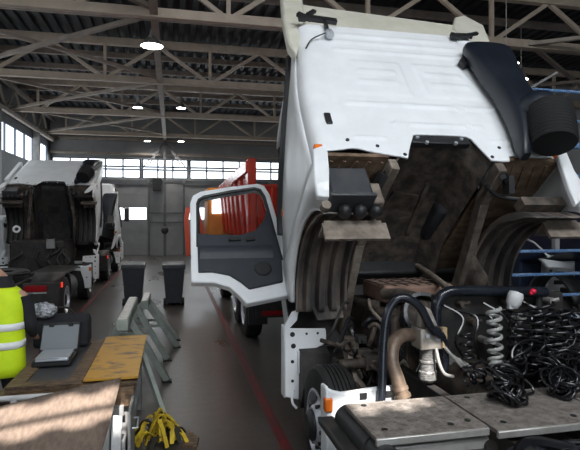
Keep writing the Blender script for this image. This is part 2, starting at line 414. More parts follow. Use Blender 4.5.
# ------------------------------------------------------------------ lamps
def lamp(x, y, z, label, k):
    t = thing('pendant_lamp', (x, y, z), label, 'lamp', 'pendant lamps hanging from the roof')
    MB().cyl((x, y, z + .42), (x, y, ZR + .06), .012, 6).build('cable', M['lampmetal'], t)
    MB().lathe([(0, .46), (.05, .45), (.06, .30), (.10 * k, .27), (.10 * k, .2), (.12 * k, .16)], (x, y, z), n=20).build('driver_housing', M['lampmetal'], t)
    MB().lathe([(.10 * k, .2), (.16 * k, .17), (.30 * k, .04), (.33 * k, .0), (.32 * k, -.01), (.29 * k, .035), (.12 * k, .15)], (x, y, z), n=28).build('shade', M['lampmetal'], t)
    MB().lathe([(0, .0), (.29 * k, .0), (.29 * k, .03), (0, .04)], (x, y, z), n=28).build('light_disc', M['lamp'], t)
    l = bpy.data.lights.new('lamp_light', 'SPOT'); l.energy = 220; l.spot_size = math.radians(150); l.spot_blend = .6; l.shadow_soft_size = .25; l.color = (1, .95, .88)
    lo = bpy.data.objects.new('lamp_light', l); COL.objects.link(lo); lo.location = (x, y, z - .06)
lamp(-.51, 14.0, 6.8, 'large bright pendant lamp nearest in the left half, below the roof beam', .9)
lamp(-1.35, 22.0, 6.8, 'left pendant lamp of the middle pair beyond the second truss', .62)
lamp(.36, 21.7, 6.8, 'right pendant lamp of the middle pair beyond the second truss', .62)
lamp(-1.41, 31.6, 6.8, 'left pendant lamp of the farthest pair near the end wall', .62)
lamp(.51, 31.3, 6.8, 'right pendant lamp of the farthest pair near the end wall', .62)
lamp(8.55, 12.05, 6.35, 'silver bell-shaped pendant lamp hanging behind the dark air intake duct', 1)
lamp(10.9, 14.6, 6.75, 'lit pendant lamp low beside the dark intake duct at upper right', .7)

# centre post with spread struts at the far wall, and its box
p = thing('steel_post', (-.42, 32.3, 0), 'slim grey steel post with spread struts in the middle of the end wall', 'post')
MB().box(-.50, -.34, 32.2, 32.4, 0, 6.95).build('shaft', M['wallframe'], p, smooth=0)
for s in (-1, 1):
    for r in (.9, 1.45): MB().beam((-.42, 32.3, 6.9), (-.42 + s * r, 32.3, 5.1 + (1.45 - r) * .8), .07, .07).build('strut', M['wallframe'], p, smooth=0)
MB().sphere((-.42, 32.15, 1.55), .22, .08, .22).build('hose_reel', M['black'], p)
h = MB().box(-1.15, -.62, 32.55, 32.925, 3.95, 4.72).build('fan_heater', M['black'], None, bevel=.02)
tag(h, 'black fan heater box high on the end wall beside the slim post', 'heater')

# ------------------------------------------------------------------ truck builder
def wheel(parent, x, y, r, w, side, front, name='wheel'):
    """side: -1 outer face towards -x"""
    s = side; ax = (s, 0, 0); z = r
    prof = [(.29, -w * .5), (r * .80, -w * .5), (r * .93, -w * .47), (r * .985, -w * .40), (r, -w * .30)]
    for k in range(5):
        a = -w * .30 + w * .6 * (k + .35) / 5; b = a + w * .035
        prof += [(r, a), (r - .016, a + .004), (r - .016, b), (r, b + .004)]
    prof += [(r, w * .30), (r * .985, w * .40), (r * .93, w * .47), (r * .80, w * .5), (.30, w * .5), (.29, w * .46), (.29, -w * .5)]
    t = MB().lathe(prof, (x, y, z), ax, 44).build(name, M['rubber'], parent, smooth=28)
    if front: rp = [(.295, w * .47), (.31, w * .53), (.285, w * .55), (.27, w * .44), (.255, w * .30), (.21, w * .38), (.17, w * .55), (.15, w * .62), (0, w * .62)]
    else: rp = [(.295, w * .47), (.31, w * .52), (.285, w * .54), (.27, w * .40), (.25, w * .05), (.20, -w * .05), (.15, 0), (.13, w * .25), (0, w * .28)]
    MB().lathe(rp, (x, y, z), ax, 36).build('rim', M['rim'], t)
    hb = MB(); h0 = w * .52 if front else w * .2
    hb.lathe([(.135, h0 - .05), (.135, h0 + .05), (.10, h0 + .085), (0, h0 + .09)], (x, y, z), ax, 24)
    for k in range(10):
        a = 2 * PI * k / 10; c = Vector((x, y + .185 * math.cos(a), z + .185 * math.sin(a)))
        hb.cyl(c + Vector((s * (h0 - .10), 0, 0)), c + Vector((s * (h0 + .02), 0, 0)), .017, 6)
        a += PI / 10; c = Vector((x, y + .225 * math.cos(a), z + .225 * math.sin(a)))
        hb.cyl(c + Vector((s * (h0 - .11), 0, 0)), c + Vector((s * ((w * .37 if front else w * .06)), 0, 0)), .022, 10)
    hb.build('hub', M['black'], t)
    return t

def truck(XC, YP, tilt, label, detail, roof_kit=True):
    PZ = 1.0; ct, st = math.cos(tilt), math.sin(tilt)
    G = M if detail else {**M, 'brown': M['darkgrime'], 'liner': M['chassis'], 'grime': M['chassis'], 'darkgrime': M['chassis'], 'tan': M['darkgrime'], 'raildust': M['darkgrime']}
    T = thing('tractor_truck', (XC, YP - 1.3, 0), label, 'truck')
    def C(x, y, z):                                    # cab at rest -> tilted cab in the hall
        dz = z - PZ; return (XC + x, YP + y * ct + dz * st, PZ - y * st + dz * ct)
    def W(x, y, z): return (XC + x, YP + y, z)         # chassis
    def cp(mb, name, m, par=T, **k): return mb.map(C).build(name, m, par, **k)
    def wp(mb, name, m, par=T, **k): return mb.map(W).build(name, m, par, **k)
    hw = lambda z: 1.25 - .13 * smooth01((z - 2.3) / 1.5)
    # ---- rear wall of the cab: pressed panel with a notch over the engine tunnel
    flat = [(-1.10, 1.66), (-1.0, 1.675), (-.95, 1.69), (-.85, 1.685), (-.75, 1.655), (-.65, 1.63), (-.55, 1.61), (-.47, 1.60), (-.402, 1.58), (-.40, 1.58), (-.36, 1.68), (-.30, 1.80), (-.25, 1.895), (-.2, 1.90)]
    flat += [(-.1 + .1 * i, 1.905) for i in range(4)] + [(.30, 1.90), (.345, 1.87), (.39, 1.74), (.44, 1.60), (.445, 1.58), (.55, 1.57), (.64, 1.575), (.66, 1.64), (.75, 1.65), (.85, 1.65), (.95, 1.65), (1.02, 1.65), (1.10, 1.66)]
    fine = []
    for (x0, b0), (x1, b1) in zip(flat, flat[1:]):
        k = max(1, round((x1 - x0) / (.022 if detail else .05)))
        fine += [(x0 + (x1 - x0) * i / k, b0 + (b1 - b0) * i / k) for i in range(k)]
    fine.append(flat[-1])
    def band(v, a, b, e=.03): return smooth01((v - a) / e) * smooth01((b - v) / e)
    def emboss(x, z):
        d = 0
        for z0, w in ((3.52, .92), (3.38, .90), (3.22, .88)): d += band(x, -w, w, .06) * band(z, z0 - .04, z0 + .04)
        for sx in (-1, 1):
            xx = x * sx; k = (z - 2.44) * .16
            d += .55 * band(xx, .06, .82 - k, .035) * band(z, 2.46, 3.06, .035)
            d += .7 * band(xx, .16, .70 - k, .035) * band(z, 2.62, 2.72, .03) + .7 * band(xx, .16, .70 - k, .035) * band(z, 2.80, 2.90, .03)
        d += band(x, -.86, .86, .06) * band(z, 2.28, 2.36, .03)
        d += .8 * band(x, -.46, .56, .05) * band(z, 2.0, 2.07, .025) + .8 * band(abs(x), .52, .9, .05) * band(z, 1.80, 1.86, .025)
        d -= .5 * (1 - band(abs(x), -.1, .96, .05)) * band(z, 1.6, 3.62, .04)
        return d * .016
    rows = []; NZ = 96 if detail else 30; TOP = 3.69
    for i in range(NZ + 1):
        t = i / NZ; row = []
        z_ref = 1.66 + (TOP - 1.66) * t; h = hw(z_ref); sc = (h - .15) / 1.10
        for k in (4, 3, 2, 1):
            a = k / 4 * PI / 2; row.append((-(h - .15) - .15 * math.sin(a), -2.28 + .17 * (1 - math.cos(a)), z_ref))
        for x, b in fine:
            z = b + (TOP - b) * t; row.append((x * sc, -2.28 - emboss(x, z), z))
        for k in (1, 2, 3, 4):
            a = k / 4 * PI / 2; row.append(((h - .15) + .15 * math.sin(a), -2.28 + .17 * (1 - math.cos(a)), z_ref))
        rows.append(row)
    rows.append([(p[0] * .985, p[1] + .05, TOP + .035) for p in rows[-1]])
    rw = cp(MB().grid(rows), 'rear_wall', M['white'], solid=.02, off=-1)
    MB_holes = MB().box(-1.09, -1.025, -2.292, -2.27, 2.0, 2.15)
    cp(MB_holes, 'vent_grommet', M['black'], rw, bevel=.012)
    for x, z in ((-.93, 1.79), (-.66, 1.72), (.60, 1.75), (.86, 1.78), (-.42, 1.62), (.47, 1.62)): cp(MB().cyl((x, -2.286, z), (x, -2.27, z), .018, 10), 'panel_plug', M['black'], rw)
    # ---- sides with the door aperture and the wheel arch
    front = [(1.25, -.50), (1.62, -.62), (2.05, -.80), (2.6, -1.38), (3.2, -1.75), (3.62, -2.02)]
    def yf(z):
        for (a, ya), (b, yb) in zip(front, front[1:]):
            if z <= b: return ya + (yb - ya) * (z - a) / (b - a)
        return front[-1][1]
    for s in (-1, 1):
        mb = MB(); rr = []
        for i in range(25):
            z = 1.6 + (3.62 - 1.6) * i / 24; y1 = yf(z)
            rr.append([(s * hw(z), -2.11 + (y1 + 2.11) * j / 6, z) for j in range(7)])
        mb.grid(rr); n = 22; ra = []; rb = []
        for k in range(n + 1):
            a = math.radians(143 - (143 - 37) * k / n); c_, s_ = math.cos(a), math.sin(a)
            q = min(1.1 / max(.05, s_), .90 / max(.02, abs(c_)) if c_ < 0 else .86 / max(.02, c_))
            q = max(q, .945); ra.append((s * 1.25, -1.4 + .93 * c_, .5 + .93 * s_)); rb.append((s * 1.25, -1.4 + q * c_, .5 + q * s_))
        mb.grid([ra, rb])
        side = cp(mb, 'side_panel', M['white'], solid=.035, off=0)
        cp(MB().tube([(s * (hw(z) + .02), yf(z) + .02, z) for z in [1.9 + .086 * i for i in range(20)]], .05, 8), 'door_seal', M['black'], side)
        cp(MB().tube([(s * 1.25, -1.4 + .93 * math.cos(math.radians(a)), .5 + .93 * math.sin(math.radians(a))) for a in range(143, 36, -5)], .018, 8), 'arch_rim', M['white'], side)
        cp(MB().box(s * 1.17, s * 1.25, -2.26, -2.20, 1.68, 1.75), 'marker_light', M['amber'], side, bevel=.012)
        cp(MB().box(s * 1.235, s * 1.275, -.92, -.84, 2.04, 2.13), 'side_indicator', M['amber'], side, bevel=.012)
        # windscreen pillar
        cp(MB().tube([(s * 1.2, -.42, 1.3), (s * 1.2, -.5, 2.0), (s * 1.13, -1.05, 2.95), (s * 1.08, -1.2, 3.3), (s * 1.06, -1.35, 3.58)], [.05, .055, .05, .05, .05], 10), 'windscreen_pillar', M['white'])
        # lower corner piece
        cpoly = [(-1.15, 1.69), (-1.29, 1.62), (-1.33, 1.35), (-1.35, 1.08), (-1.25, 1.07), (-1.19, 1.38)] if s < 0 else [(1.17, 1.63), (1.30, 1.69), (1.26, 1.48), (1.21, 1.25), (1.13, 1.07), (1.03, 1.0), (1.07, 1.22), (1.13, 1.45)]
        cp(MB().prism(cpoly, lambda a, b, d: (a, d, b), -2.32, -2.26), 'corner_panel', M['white'], bevel=.012)
    # ---- roof, windscreen, front
    rf = []
    for i in range(9):
        t = i / 8; y = -2.23 + 1.75 * t; zc = 3.73 + .05 * math.sin(PI * t) - .12 * smooth01((t - .8) / .2)
        rf.append([(1.08 * u, y, zc - .06 * abs(u) ** 6) for u in (-1, -.95, -.8, -.4, 0, .4, .8, .95, 1)])
    cp(MB().grid(rf), 'roof_panel', M['white'], solid=.03, off=0)
    cp(MB().grid([[(-1.06, -.5, 3.58), (1.06, -.5, 3.58)], [(-1.16, .02, 2.1), (1.16, .02, 2.1)]]), 'windscreen', M['darkglass'], solid=.015)
    cp(MB().prism([(-.04, 2.12), (.06, 2.1), (.12, 1.1), (.02, .85), (-.10, .85)], lambda a, b, d: (d, a, b), -1.2, 1.2), 'front_panel', M['white'], bevel=.03)
    cp(MB().box(-1.19, 1.19, -.16, -.105, .82, 1.62), 'bulkhead', M['chassis'])
    cp(MB().box(-1.15, 1.15, -.4, -.06, 1.55, 2.1), 'dashboard', M['black'], bevel=.03)
    for sx in (-.62, .62):
        seat = cp(MB().box(sx - .26, sx + .26, -1.35, -.8, 1.72, 2.0), 'seat', M['jacket'], bevel=.05)
        cp(MB().box(sx - .25, sx + .25, -1.5, -1.33, 1.9, 2.75), 'seat_back', M['jacket'], seat, bevel=.05)
    # ---- roof air deflector standing above the rear wall
    if roof_kit:
        lean = lambda a, b, d: (a, d + (b - 3.7) * .12, b)
        df = cp(MB().prism([(-1.1, 3.66), (1.2, 3.64), (1.25, 4.28), (.4, 4.37), (-.5, 4.46), (-.9, 4.50)], lean, -2.17, -2.10), 'roof_deflector', M['cream'], bevel=.02)
        cp(MB().prism([(-1.20, 3.12), (-1.25, 3.35), (-1.21, 4.0), (-1.12, 4.75), (-.84, 4.75), (-.90, 4.3), (-.95, 3.9), (-1.02, 3.6), (-1.12, 3.38)], lean, -2.20, -2.06), 'deflector_fin', M['cream'], df, bevel=.03)
        cp(MB().prism([(1.10, 3.72), (1.42, 3.80), (1.56, 4.30), (1.40, 4.58), (1.22, 4.48), (1.05, 4.15)], lean, -2.20, -2.10), 'deflector_fin', M['cream'], df, bevel=.02)
        cp(MB().beam((-1.0, -1.9, 4.62), (-.6, -1.9, 4.60), .08, .12), 'deflector_bar', M['cream'], df)
        # brackets, work lamp and its cable
        br = cp(MB().beam((-1.05, -2.34, 3.72), (-.66, -2.33, 3.70), .05, .07).beam((-1.10, -2.33, 3.80), (-.96, -2.33, 3.70), .04, .06).beam((-1.1, -2.33, 3.73), (-1.02, -2.33, 3.73), .05, .10).beam((-1.0, -2.36, 3.74), (-.9, -2.36, 3.84), .03, .05), 'deflector_bracket', M['black'])
        cp(MB().beam((.78, -2.33, 3.62), (1.02, -2.33, 3.64), .04, .06).beam((.92, -2.34, 3.62), (1.12, -2.34, 3.70), .03, .04).beam((.74, -2.33, 3.61), (.84, -2.33, 3.6), .05, .08), 'deflector_bracket', M['black'])
    if detail:
        cp(MB().beam((-.80, -2.33, 3.68), (-.80, -2.33, 3.48), .03, .035), 'lamp_arm', M['black'], br)
        wl_ = cp(MB().lathe([(0, 0), (.04, .01), (.05, .04), (.042, .10), (.018, .13), (0, .13)], (-.80, -2.35, 3.36), (0, .1, 1), 16), 'work_lamp', M['silver'])
        cp(MB().tube(spline([(-.82, -2.36, 3.42), (-.92, -2.33, 3.39), (-1.02, -2.31, 3.32), (-1.09, -2.28, 3.2)], 6), .008, 6), 'lamp_cable', M['black'], wl_)
    # ---- intake duct with bellows
    dpath = [((1.05, -2.38, 3.33), .24, .05), ((1.02, -2.40, 3.27), .30, .09), ((.98, -2.43, 3.08), .30, .12), ((.945, -2.44, 2.73), .25, .13), ((.935, -2.45, 2.42), .21, .13), ((.93, -2.45, 2.15), .20, .14), ((.88, -2.44, 1.9), .17, .13), ((.79, -2.42, 1.7), .11, .10), ((.73, -2.40, 1.57), .06, .07), ((.72, -2.39, 1.52), .045, .05)]
    rings = []; cs = []
    ctr = spline([q[0] for q in dpath], 4); ws = spline([(q[1], q[2], 0) for q in dpath], 4)
    for c, w in zip(ctr, ws):
        ring = []
        for k in range(24):
            a = 2 * PI * k / 24; e = .62
            ca, sa = math.cos(a), math.sin(a)
            ring.append((c.x + .93 * w.x * math.copysign(abs(ca) ** e, ca), c.y + w.y * math.copysign(abs(sa) ** e, sa), c.z))
        rings.append(ring + [ring[0]])
    duct = cp(MB().grid(rings).add(rings[0][:-1], [tuple(range(24))]).add(rings[-1][:-1], [tuple(range(24))]), 'intake_duct', M['navy'], smooth=50)
    cp(MB().prism([(.74, 3.18), (.63, 3.06), (.67, 2.98), (.78, 3.03)], lambda a, b, d: (a, d, b), -2.36, -2.30), 'duct_bracket', M['black'], duct)
    bel = MB(); a0 = Vector((1.02, -2.64, 1.93)); a1 = Vector((.93, -2.55, 1.53)); pts = []; rs = []
    for i in range(25):
        t = i / 24; pts.append(a0.lerp(a1, t)); rs.append((.195 + .01 * math.sin(PI * t)) * (1 + (.035 if i % 2 else -.02)))
    bel.tube(pts, rs, 28); cp(bel, 'bellows', M['bellow'], duct, smooth=20)
    cp(MB().sphere((1.0, -2.53, 2.02), .215, .22, .19), 'duct_elbow', M['navy'], duct)
    # ---- underside: tunnel, floor pans, rails, liners
    tr = []
    for y, zt, w in ((-2.26, 1.93, .44), (-1.9, 1.93, .46), (-1.4, 1.90, .48), (-.9, 1.84, .50), (-.4, 1.72, .52), (-.12, 1.55, .52), (-.10, 1.0, .52)):
        zl = (1.60 if y < -.6 else 1.40) if y < -.11 else .9
        tr.append([(-w - .04, y, zl), (-w, y, zt - .18 if zt - .18 > zl else zl + .02), (-w + .12, y, zt), (-.12, y, zt + .015), (.12, y, zt + .015), (w - .12, y, zt), (w, y, zt - .18 if zt - .18 > zl else zl + .02), (w + .04, y, zl)])
    tn = cp(MB().grid(tr), 'engine_tunnel', G['darkgrime'], solid=.02, off=0)
    pn = MB().box(-.36, .36, -2.275, -2.25, 1.62, 1.9)
    cp(MB().box(-.30, .32, -2.27, -2.20, 1.80, 1.90), 'tunnel_flange', M['black'], tn, bevel=.01)
    bb = MB()
    for x, z in ((-.22, 1.86), (.24, 1.86), (-.14, 1.80), (.16, 1.80)): bb.cyl((x, -2.285, z), (x, -2.26, z), .018, 8)
    cp(bb, 'flange_bolt', M['silver'], tn)
    emb = MB()
    emb.beam((-.12, -1.75, 1.93), (.22, -1.72, 1.93), .03, .02).beam((-.2, -1.35, 1.895), (.1, -1.3, 1.885), .26, .03).beam((-.28, -1.6, 1.91), (-.24, -.9, 1.835), .05, .03).beam((.18, -1.6, 1.91), (.2, -.8, 1.815), .05, .03)
    emb.lathe([(.13, 0), (.15, -.02), (.17, 0)], (.10, -.95, 1.85), (0, -.1, -1), 24)
    cp(emb, 'heat_shield_pressing', G['grime'], tn)
    for s in (-1, 1):
        fp = MB().box(min(s * .57, s * 1.22), max(s * .57, s * 1.22), -2.26, -.12, 1.60, 1.64)
        fl = cp(fp, 'floor_pan', G['brown'], T)
        rbs = MB()
        for k in range(5): rbs.beam((s * (.62 + .12 * k), -2.2, 1.597), (s * (.62 + .12 * k + .10), -1.85, 1.597), .03, .018)
        cp(rbs, 'floor_rib', G['brown'], fl)
        # bent floor rail
        cp(MB().beam((s * .54, -2.25, 1.53), (s * .57, -1.75, 1.50), .085, .13).beam((s * .57, -1.78, 1.50), (s * .64, -1.25, 1.36), .09, .13).beam((s * .64, -1.28, 1.37), (s * .645, -.75, 1.15), .09, .14).beam((s * .645, -.78, 1.16), (s * .60, -.15, .98), .09, .14), 'floor_rail', G['tan'] if s < 0 else G['raildust'], T, bevel=.01)
        hl = MB()
        for k in range(4): hl.cyl((s * .505 - .045, -2.2 + .12 * k, 1.53), (s * .505 + .045, -2.2 + .12 * k, 1.53), .014, 8)
        # ribbed wheel-arch liner
        x0, x1 = .70, 1.245; g = []
        a_r = 138 if s < 0 else 148
        for k in range(37):
            a = math.radians(a_r - (a_r - 31) * k / 36); row = []
            for j in range(49):
                t = j / 48; x = x0 + (x1 - x0) * t
                rib = .5 + .5 * math.cos(2 * PI * t * 4)
                r = .90 - .075 * smooth01((rib - .38) / .22) * min(1, k / 6)
                row.append((s * x, -1.4 + r * math.cos(a), .5 + r * math.sin(a)))
            g.append(row)
        ln = cp(MB().grid(g), 'wheel_arch_liner', G['liner'], solid=.012, off=0, smooth=50)
        cp(MB().box(-1.24 if s < 0 else .92, -.66 if s < 0 else 1.36, -1.99, -1.96, .89, 1.06), 'liner_end_plate', G['tan'], ln)
        cp(MB().box(-1.22 if s < 0 else .96, -.70 if s < 0 else 1.3, -1.99, -1.78, 1.06, 1.085), 'liner_shelf', G['tan'], ln)
        cp(MB().prism([(.72, 1.0), (1.06, 1.0), (1.02, .84), (.74, .86)], lambda a, b, d: (s * a, d, b), -.66, -.64), 'liner_front_lip', G['liner'], ln)
        if s > 0:
            cp(MB().grid([[(.70 - .05 * math.sin(a), -.5 - .7 * t, .93 + .42 * math.sin(a) * t) for t in (0, .3, .6, 1)] for a in (0, .4, .8, 1.2)]), 'inner_lip', G['darkgrime'], ln, solid=.015)
            cp(MB().tube(spline([(.45, -2.05, 1.5), (.62, -1.95, 1.43), (.85, -1.97, 1.36), (1.05, -1.99, 1.33), (1.2, -1.98, 1.30)], 6), .022, 8), 'brake_pipe', M['black'])
            cp(MB().box(.74, 1.2, -2.08, -1.95, 1.2, 1.30), 'step_bracket', G['darkgrime'])
            cp(MB().beam((.58, -2.2, 1.5), (.74, -2.02, 1.44), .05, .08).beam((.66, -2.15, 1.5), (.66, -2.05, 1.36), .06, .10).beam((.55, -2.2, 1.45), (.62, -2.14, 1.5), .05, .06), 'cab_lock_latch', M['black'])
        else:
            bx = cp(MB().box(-1.19, -.81, -2.24, -1.98, 1.15, 1.49), 'storage_box', M['greybox'], bevel=.03)
            cp(MB().box(-1.205, -.795, -2.255, -1.97, 1.145, 1.18), 'box_rim', M['greybox'], bx, bevel=.01)
            cp(MB().box(-.80, -.68, -2.14, -2.0, 1.17, 1.40), 'end_block', G['tan'], bx, bevel=.02)
            for k in range(3): cp(MB().sphere((-1.06 + .14 * k, -2.10, 1.095), .06, .07, .055), 'air_bag_mount', M['black'])
            cp(MB().beam((-.62, -2.15, 1.5), (-.68, -2.0, 1.42), .06, .09).beam((-.5, -2.2, 1.56), (-.58, -2.1, 1.5), .07, .07), 'cab_lock_latch', M['black'])
            cp(MB().cyl((-1.27, -2.27, 1.03), (-1.27, -2.2, 1.04), .04, 14), 'corner_plug', G['tan'])
    # ---- open door, hinged on the windscreen pillar and swung out at right angles
    if detail:
        xo, xi = -2.27, -1.28; yd = -.45
        D = lambda a, b, d: (a, yd + d, b)
        outer = [(-2.281, 1.44), (-2.275, 1.9), (-2.268, 2.559), (-2.235, 2.671), (-2.14, 2.738), (-1.768, 2.826), (-1.42, 2.884), (-1.335, 2.85), (-1.28, 2.70), (-1.25, 2.45), (-1.221, 2.096), (-1.195, 1.66), (-1.21, 1.246), (-1.447, 1.204), (-1.712, 1.155), (-1.788, 1.27), (-1.88, 1.37), (-2.04, 1.43)]
        inner = [(-2.2, 1.56), (-2.195, 1.9), (-2.18, 2.54), (-2.16, 2.60), (-2.10, 2.645), (-1.775, 2.735), (-1.47, 2.795), (-1.40, 2.77), (-1.36, 2.66), (-1.335, 2.45), (-1.30, 2.096), (-1.262, 1.70), (-1.285, 1.41), (-1.50, 1.365), (-1.665, 1.33), (-1.75, 1.42), (-1.87, 1.515), (-2.05, 1.56)]
        fr = MB(); n = len(outer)
        for d0 in (-.05, .05): fr.add([D(a, b, d0) for a, b in outer] + [D(a, b, d0) for a, b in inner], [(i, (i + 1) % n, n + (i + 1) % n, n + i) for i in range(n)])
        for L in (outer, inner): fr.add([D(a, b, -.05) for a, b in L] + [D(a, b, .05) for a, b in L], [(i, (i + 1) % n, n + (i + 1) % n, n + i) for i in range(n)])
        dr = cp(fr, 'door', M['white'], bevel=.015)
        tr_ = [(-2.2, 1.56), (-2.2, 2.08), (-1.99, 2.06), (-1.70, 2.056), (-1.52, 2.12), (-1.40, 2.29), (-1.345, 2.48), (-1.30, 2.096), (-1.262, 1.70), (-1.285, 1.41), (-1.50, 1.365), (-1.665, 1.33), (-1.75, 1.42), (-1.87, 1.515), (-2.05, 1.56)]
        cp(MB().prism(tr_, D, -.07, .04), 'door_trim_panel', M['doortrim'], dr, bevel=.012)
        cp(MB().prism([(-2.2, 2.0), (-2.19, 2.54), (-2.11, 2.65), (-1.775, 2.74), (-1.46, 2.8), (-1.39, 2.77), (-1.33, 2.4), (-1.36, 2.0)], D, -.004, .004), 'door_window', M['glass'], dr)
        cp(MB().tube([D(a, b, -.045) for a, b in inner[1:12]], .022, 8), 'window_seal', M['black'], dr)
        cp(MB().lathe([(0, .02), (.085, .018), (.10, 0)], D(-1.494, 1.578, -.07), (0, -1, 0), 24), 'speaker', M['black'], dr)
        cp(MB().beam(D(-1.85, 1.975, -.085), D(-1.71, 1.98, -.085), .03, .045).beam(D(-1.65, 1.975, -.085), D(-1.55, 1.985, -.085), .03, .05), 'door_handle', M['black'], dr)
        cp(MB().grid([[D(a, b, -.072 - .03 * math.sin(PI * t)) for a in (-2.18, -1.9, -1.7, -1.5, -1.36)] for t, b in ((0, 1.72), (.3, 1.78), (.6, 1.84), (1, 1.90))]), 'arm_rest', M['doortrim'], dr)
        hg = MB()
        for z in (1.5, 2.0): hg.beam((-1.24, -.45, z), (-1.15, -.42, z), .05, .06)
        cp(hg, 'door_hinge', M['black'], dr)
        cp(MB().cyl((-2.284, -.45, 1.8), (-2.272, -.45, 1.8), .03, 10), 'door_latch', M['black'], dr)
    else:
        for s in (-1, 1):
            cp(MB().prism([(-.45, 1.15), (-.45, 2.05), (-1.42, 2.1), (-1.42, 1.6), (-.9, 1.25)], lambda a, b, d: (s * d, a, b), 1.2, 1.26), 'door', M['white'], bevel=.02)
            cp(MB().prism([(-.5, 2.06), (-.95, 2.9), (-1.42, 2.9), (-1.42, 2.1)], lambda a, b, d: (s * d, a, b), 1.18, 1.21), 'door_window', M['darkglass'])
            cp(MB().beam((s * 1.25, -.55, 2.7), (s * 1.5, -.6, 2.8), .04, .04).box(min(s * 1.42, s * 1.62), max(s * 1.42, s * 1.62), -.72, -.56, 2.15, 2.75), 'wing_mirror', M['black'], bevel=.03)
            cp(MB().beam((s * 1.235, -2.15, 3.4), (s * 1.25, -2.2, 1.8), .10, .3), 'side_fairing', M['white'])
    # ---- chassis
    for s in (-1, 1):
        wp(MB().box(s * .42 - .04, s * .42 + .04, -5.9, .1, .72, .98), 'frame_rail', M['chassis'], bevel=.008)
    for q in ((-5.8, -5.7, .74, .96), (-3.6, -3.5, .74, .96), (-2.1, -2.0, .6, .75)): wp(MB().box(-.4, .4, *q), 'cross_member', M['chassis'])
    wp(MB().cyl((-1.0, -1.3, .5), (1.0, -1.3, .5), .07, 12).box(-.75, .75, -1.4, -1.2, .40, .56), 'front_axle', M['chassis'])
    wp(MB().cyl((-1.0, -4.7, .5), (1.0, -4.7, .5), .09, 12).sphere((0, -4.7, .52), .26, .26, .22), 'rear_axle', M['chassis'])
    for s in (-1, 1):
        wheel(T, XC + s * 1.085, YP - 1.3, .51, .29, s, True)
        wheel(T, XC + s * 1.08, YP - 4.7, .51, .30, s, False)
        wheel(T, XC + s * .75, YP - 4.7, .51, .28, s, False, 'inner_wheel')
        # front step box: white panel with holes, facing the aisle
        stp = wp(MB().box(min(s * 1.325, s * 1.355), max(s * 1.325, s * 1.355), -.50, -.36, .48, 1.22)
                 .prism([(s * 1.30, 1.20), (s * .91, 1.18), (s * .90, 1.03), (s * 1.05, .97), (s * 1.05, .74), (s * 1.19, .70), (s * 1.20, .46), (s * 1.35, .50), (s * 1.35, 1.24), (s * 1.27, 1.37), (s * 1.20, 1.385), (s * 1.22, 1.28)], lambda a, b, d: (a, d, b), -.53, -.49)
                 .prism([(s * 1.05, .97), (s * 1.22, .97), (s * 1.22, .74), (s * 1.05, .74)], lambda a, b, d: (a, d + .5, b), -1.06, -1.02), 'step_panel', M['white'], bevel=.01)
        for x, z, r in ((1.27, 1.14, .026), (1.26, 1.02, .026), (1.27, .86, .018), (1.12, 1.14, .013), (1.0, 1.14, .013), (1.27, .66, .016), (1.26, .56, .012)): wp(MB().cyl((s * x, -.536, z), (s * x, -.50, z), r, 12), 'mounting_hole', M['black'], stp)
        wp(MB().tube(spline([(s * 1.26, -.53, .60), (s * 1.28, -.56, .46), (s * 1.24, -.6, .40)], 5), .014, 6), 'edge_strip', M['white'], stp)
        wp(MB().prism([(-.70, .62), (-.62, .95), (-.50, 1.0), (-.45, .45), (-.6, .40)], lambda a, b, d: (d, a, b), min(s * .9, s * 1.2), max(s * .9, s * 1.2)), 'front_mudguard', M['chassis'])
    wp(MB().prism([(-.1, .35), (.28, .35), (.33, .7), (.28, 1.0), (-.1, 1.0)], lambda a, b, d: (d, a, b), -1.22, 1.22), 'bumper', M['chassis'], bevel=.04)
    # rear mudguards behind the cab: white corner panel with amber reflector (right one mirrors it)
    for s in (-1, 1):
        rm = wp(MB().prism([(-1.95, 1.06), (-1.82, 1.05), (-1.83, .40), (-1.95, .40)], lambda a, b, d: (d, a, b), min(s * 1.315, s * 1.345), max(s * 1.315, s * 1.345))
                .prism([(s * 1.345, 1.06), (s * 1.29, 1.03), (s * 1.22, 1.01), (s * 1.0, 1.025), (s * .72, 1.035), (s * .72, .90), (s * 1.08, .88), (s * 1.16, .62), (s * 1.19, .40), (s * 1.345, .40)], lambda a, b, d: (a, d, b), -1.98, -1.93), 'mudguard_panel', M['white'], bevel=.015)
        wp(MB().box(min(s * 1.295, s * 1.355), max(s * 1.295, s * 1.355), -1.995, -1.93, .875, .98), 'side_reflector', M['amber'], rm, bevel=.01)
        for x in (1.02, .82): wp(MB().box(min(s * x, s * (x + .06)), max(s * x, s * (x + .06)), -1.99, -1.97, .955, 1.0), 'bracket_slot', M['black'], rm)
        wp(MB().cyl((s * 1.24, -1.99, .70), (s * 1.24, -1.97, .70), .02, 10), 'bracket_hole', M['black'], rm)
        gd = []
        for k in range(25):
            a = math.radians(180 * k / 24); gd.append([(s * x, -4.7 + .60 * math.cos(a), .52 + .58 * math.sin(a)) for x in (.6, .9, 1.23)])
        wp(MB().grid(gd), 'rear_mudguard', M['chassis'], solid=.025)
        tb = wp(MB().box(min(s * .5, s * 1.23), max(s * .5, s * 1.23), -5.42, -5.34, .42, .98), 'tail_panel', M['chassis'], bevel=.02)
        tl = wp(MB().box(min(s * .55, s * .98), max(s * .55, s * .98), -5.45, -5.41, .80, .93), 'tail_light', M['redlens'], tb, bevel=.012)
        wp(MB().box(min(s * .55, s * .98), max(s * .55, s * .98), -5.455, -5.44, .76, .79), 'tail_strip', M['alu'], tb)
        wp(MB().box(min(s * 1.225, s * 1.25), max(s * 1.225, s * 1.25), -5.3, -5.2, .86, .96), 'side_marker', M['redlit'], tb)
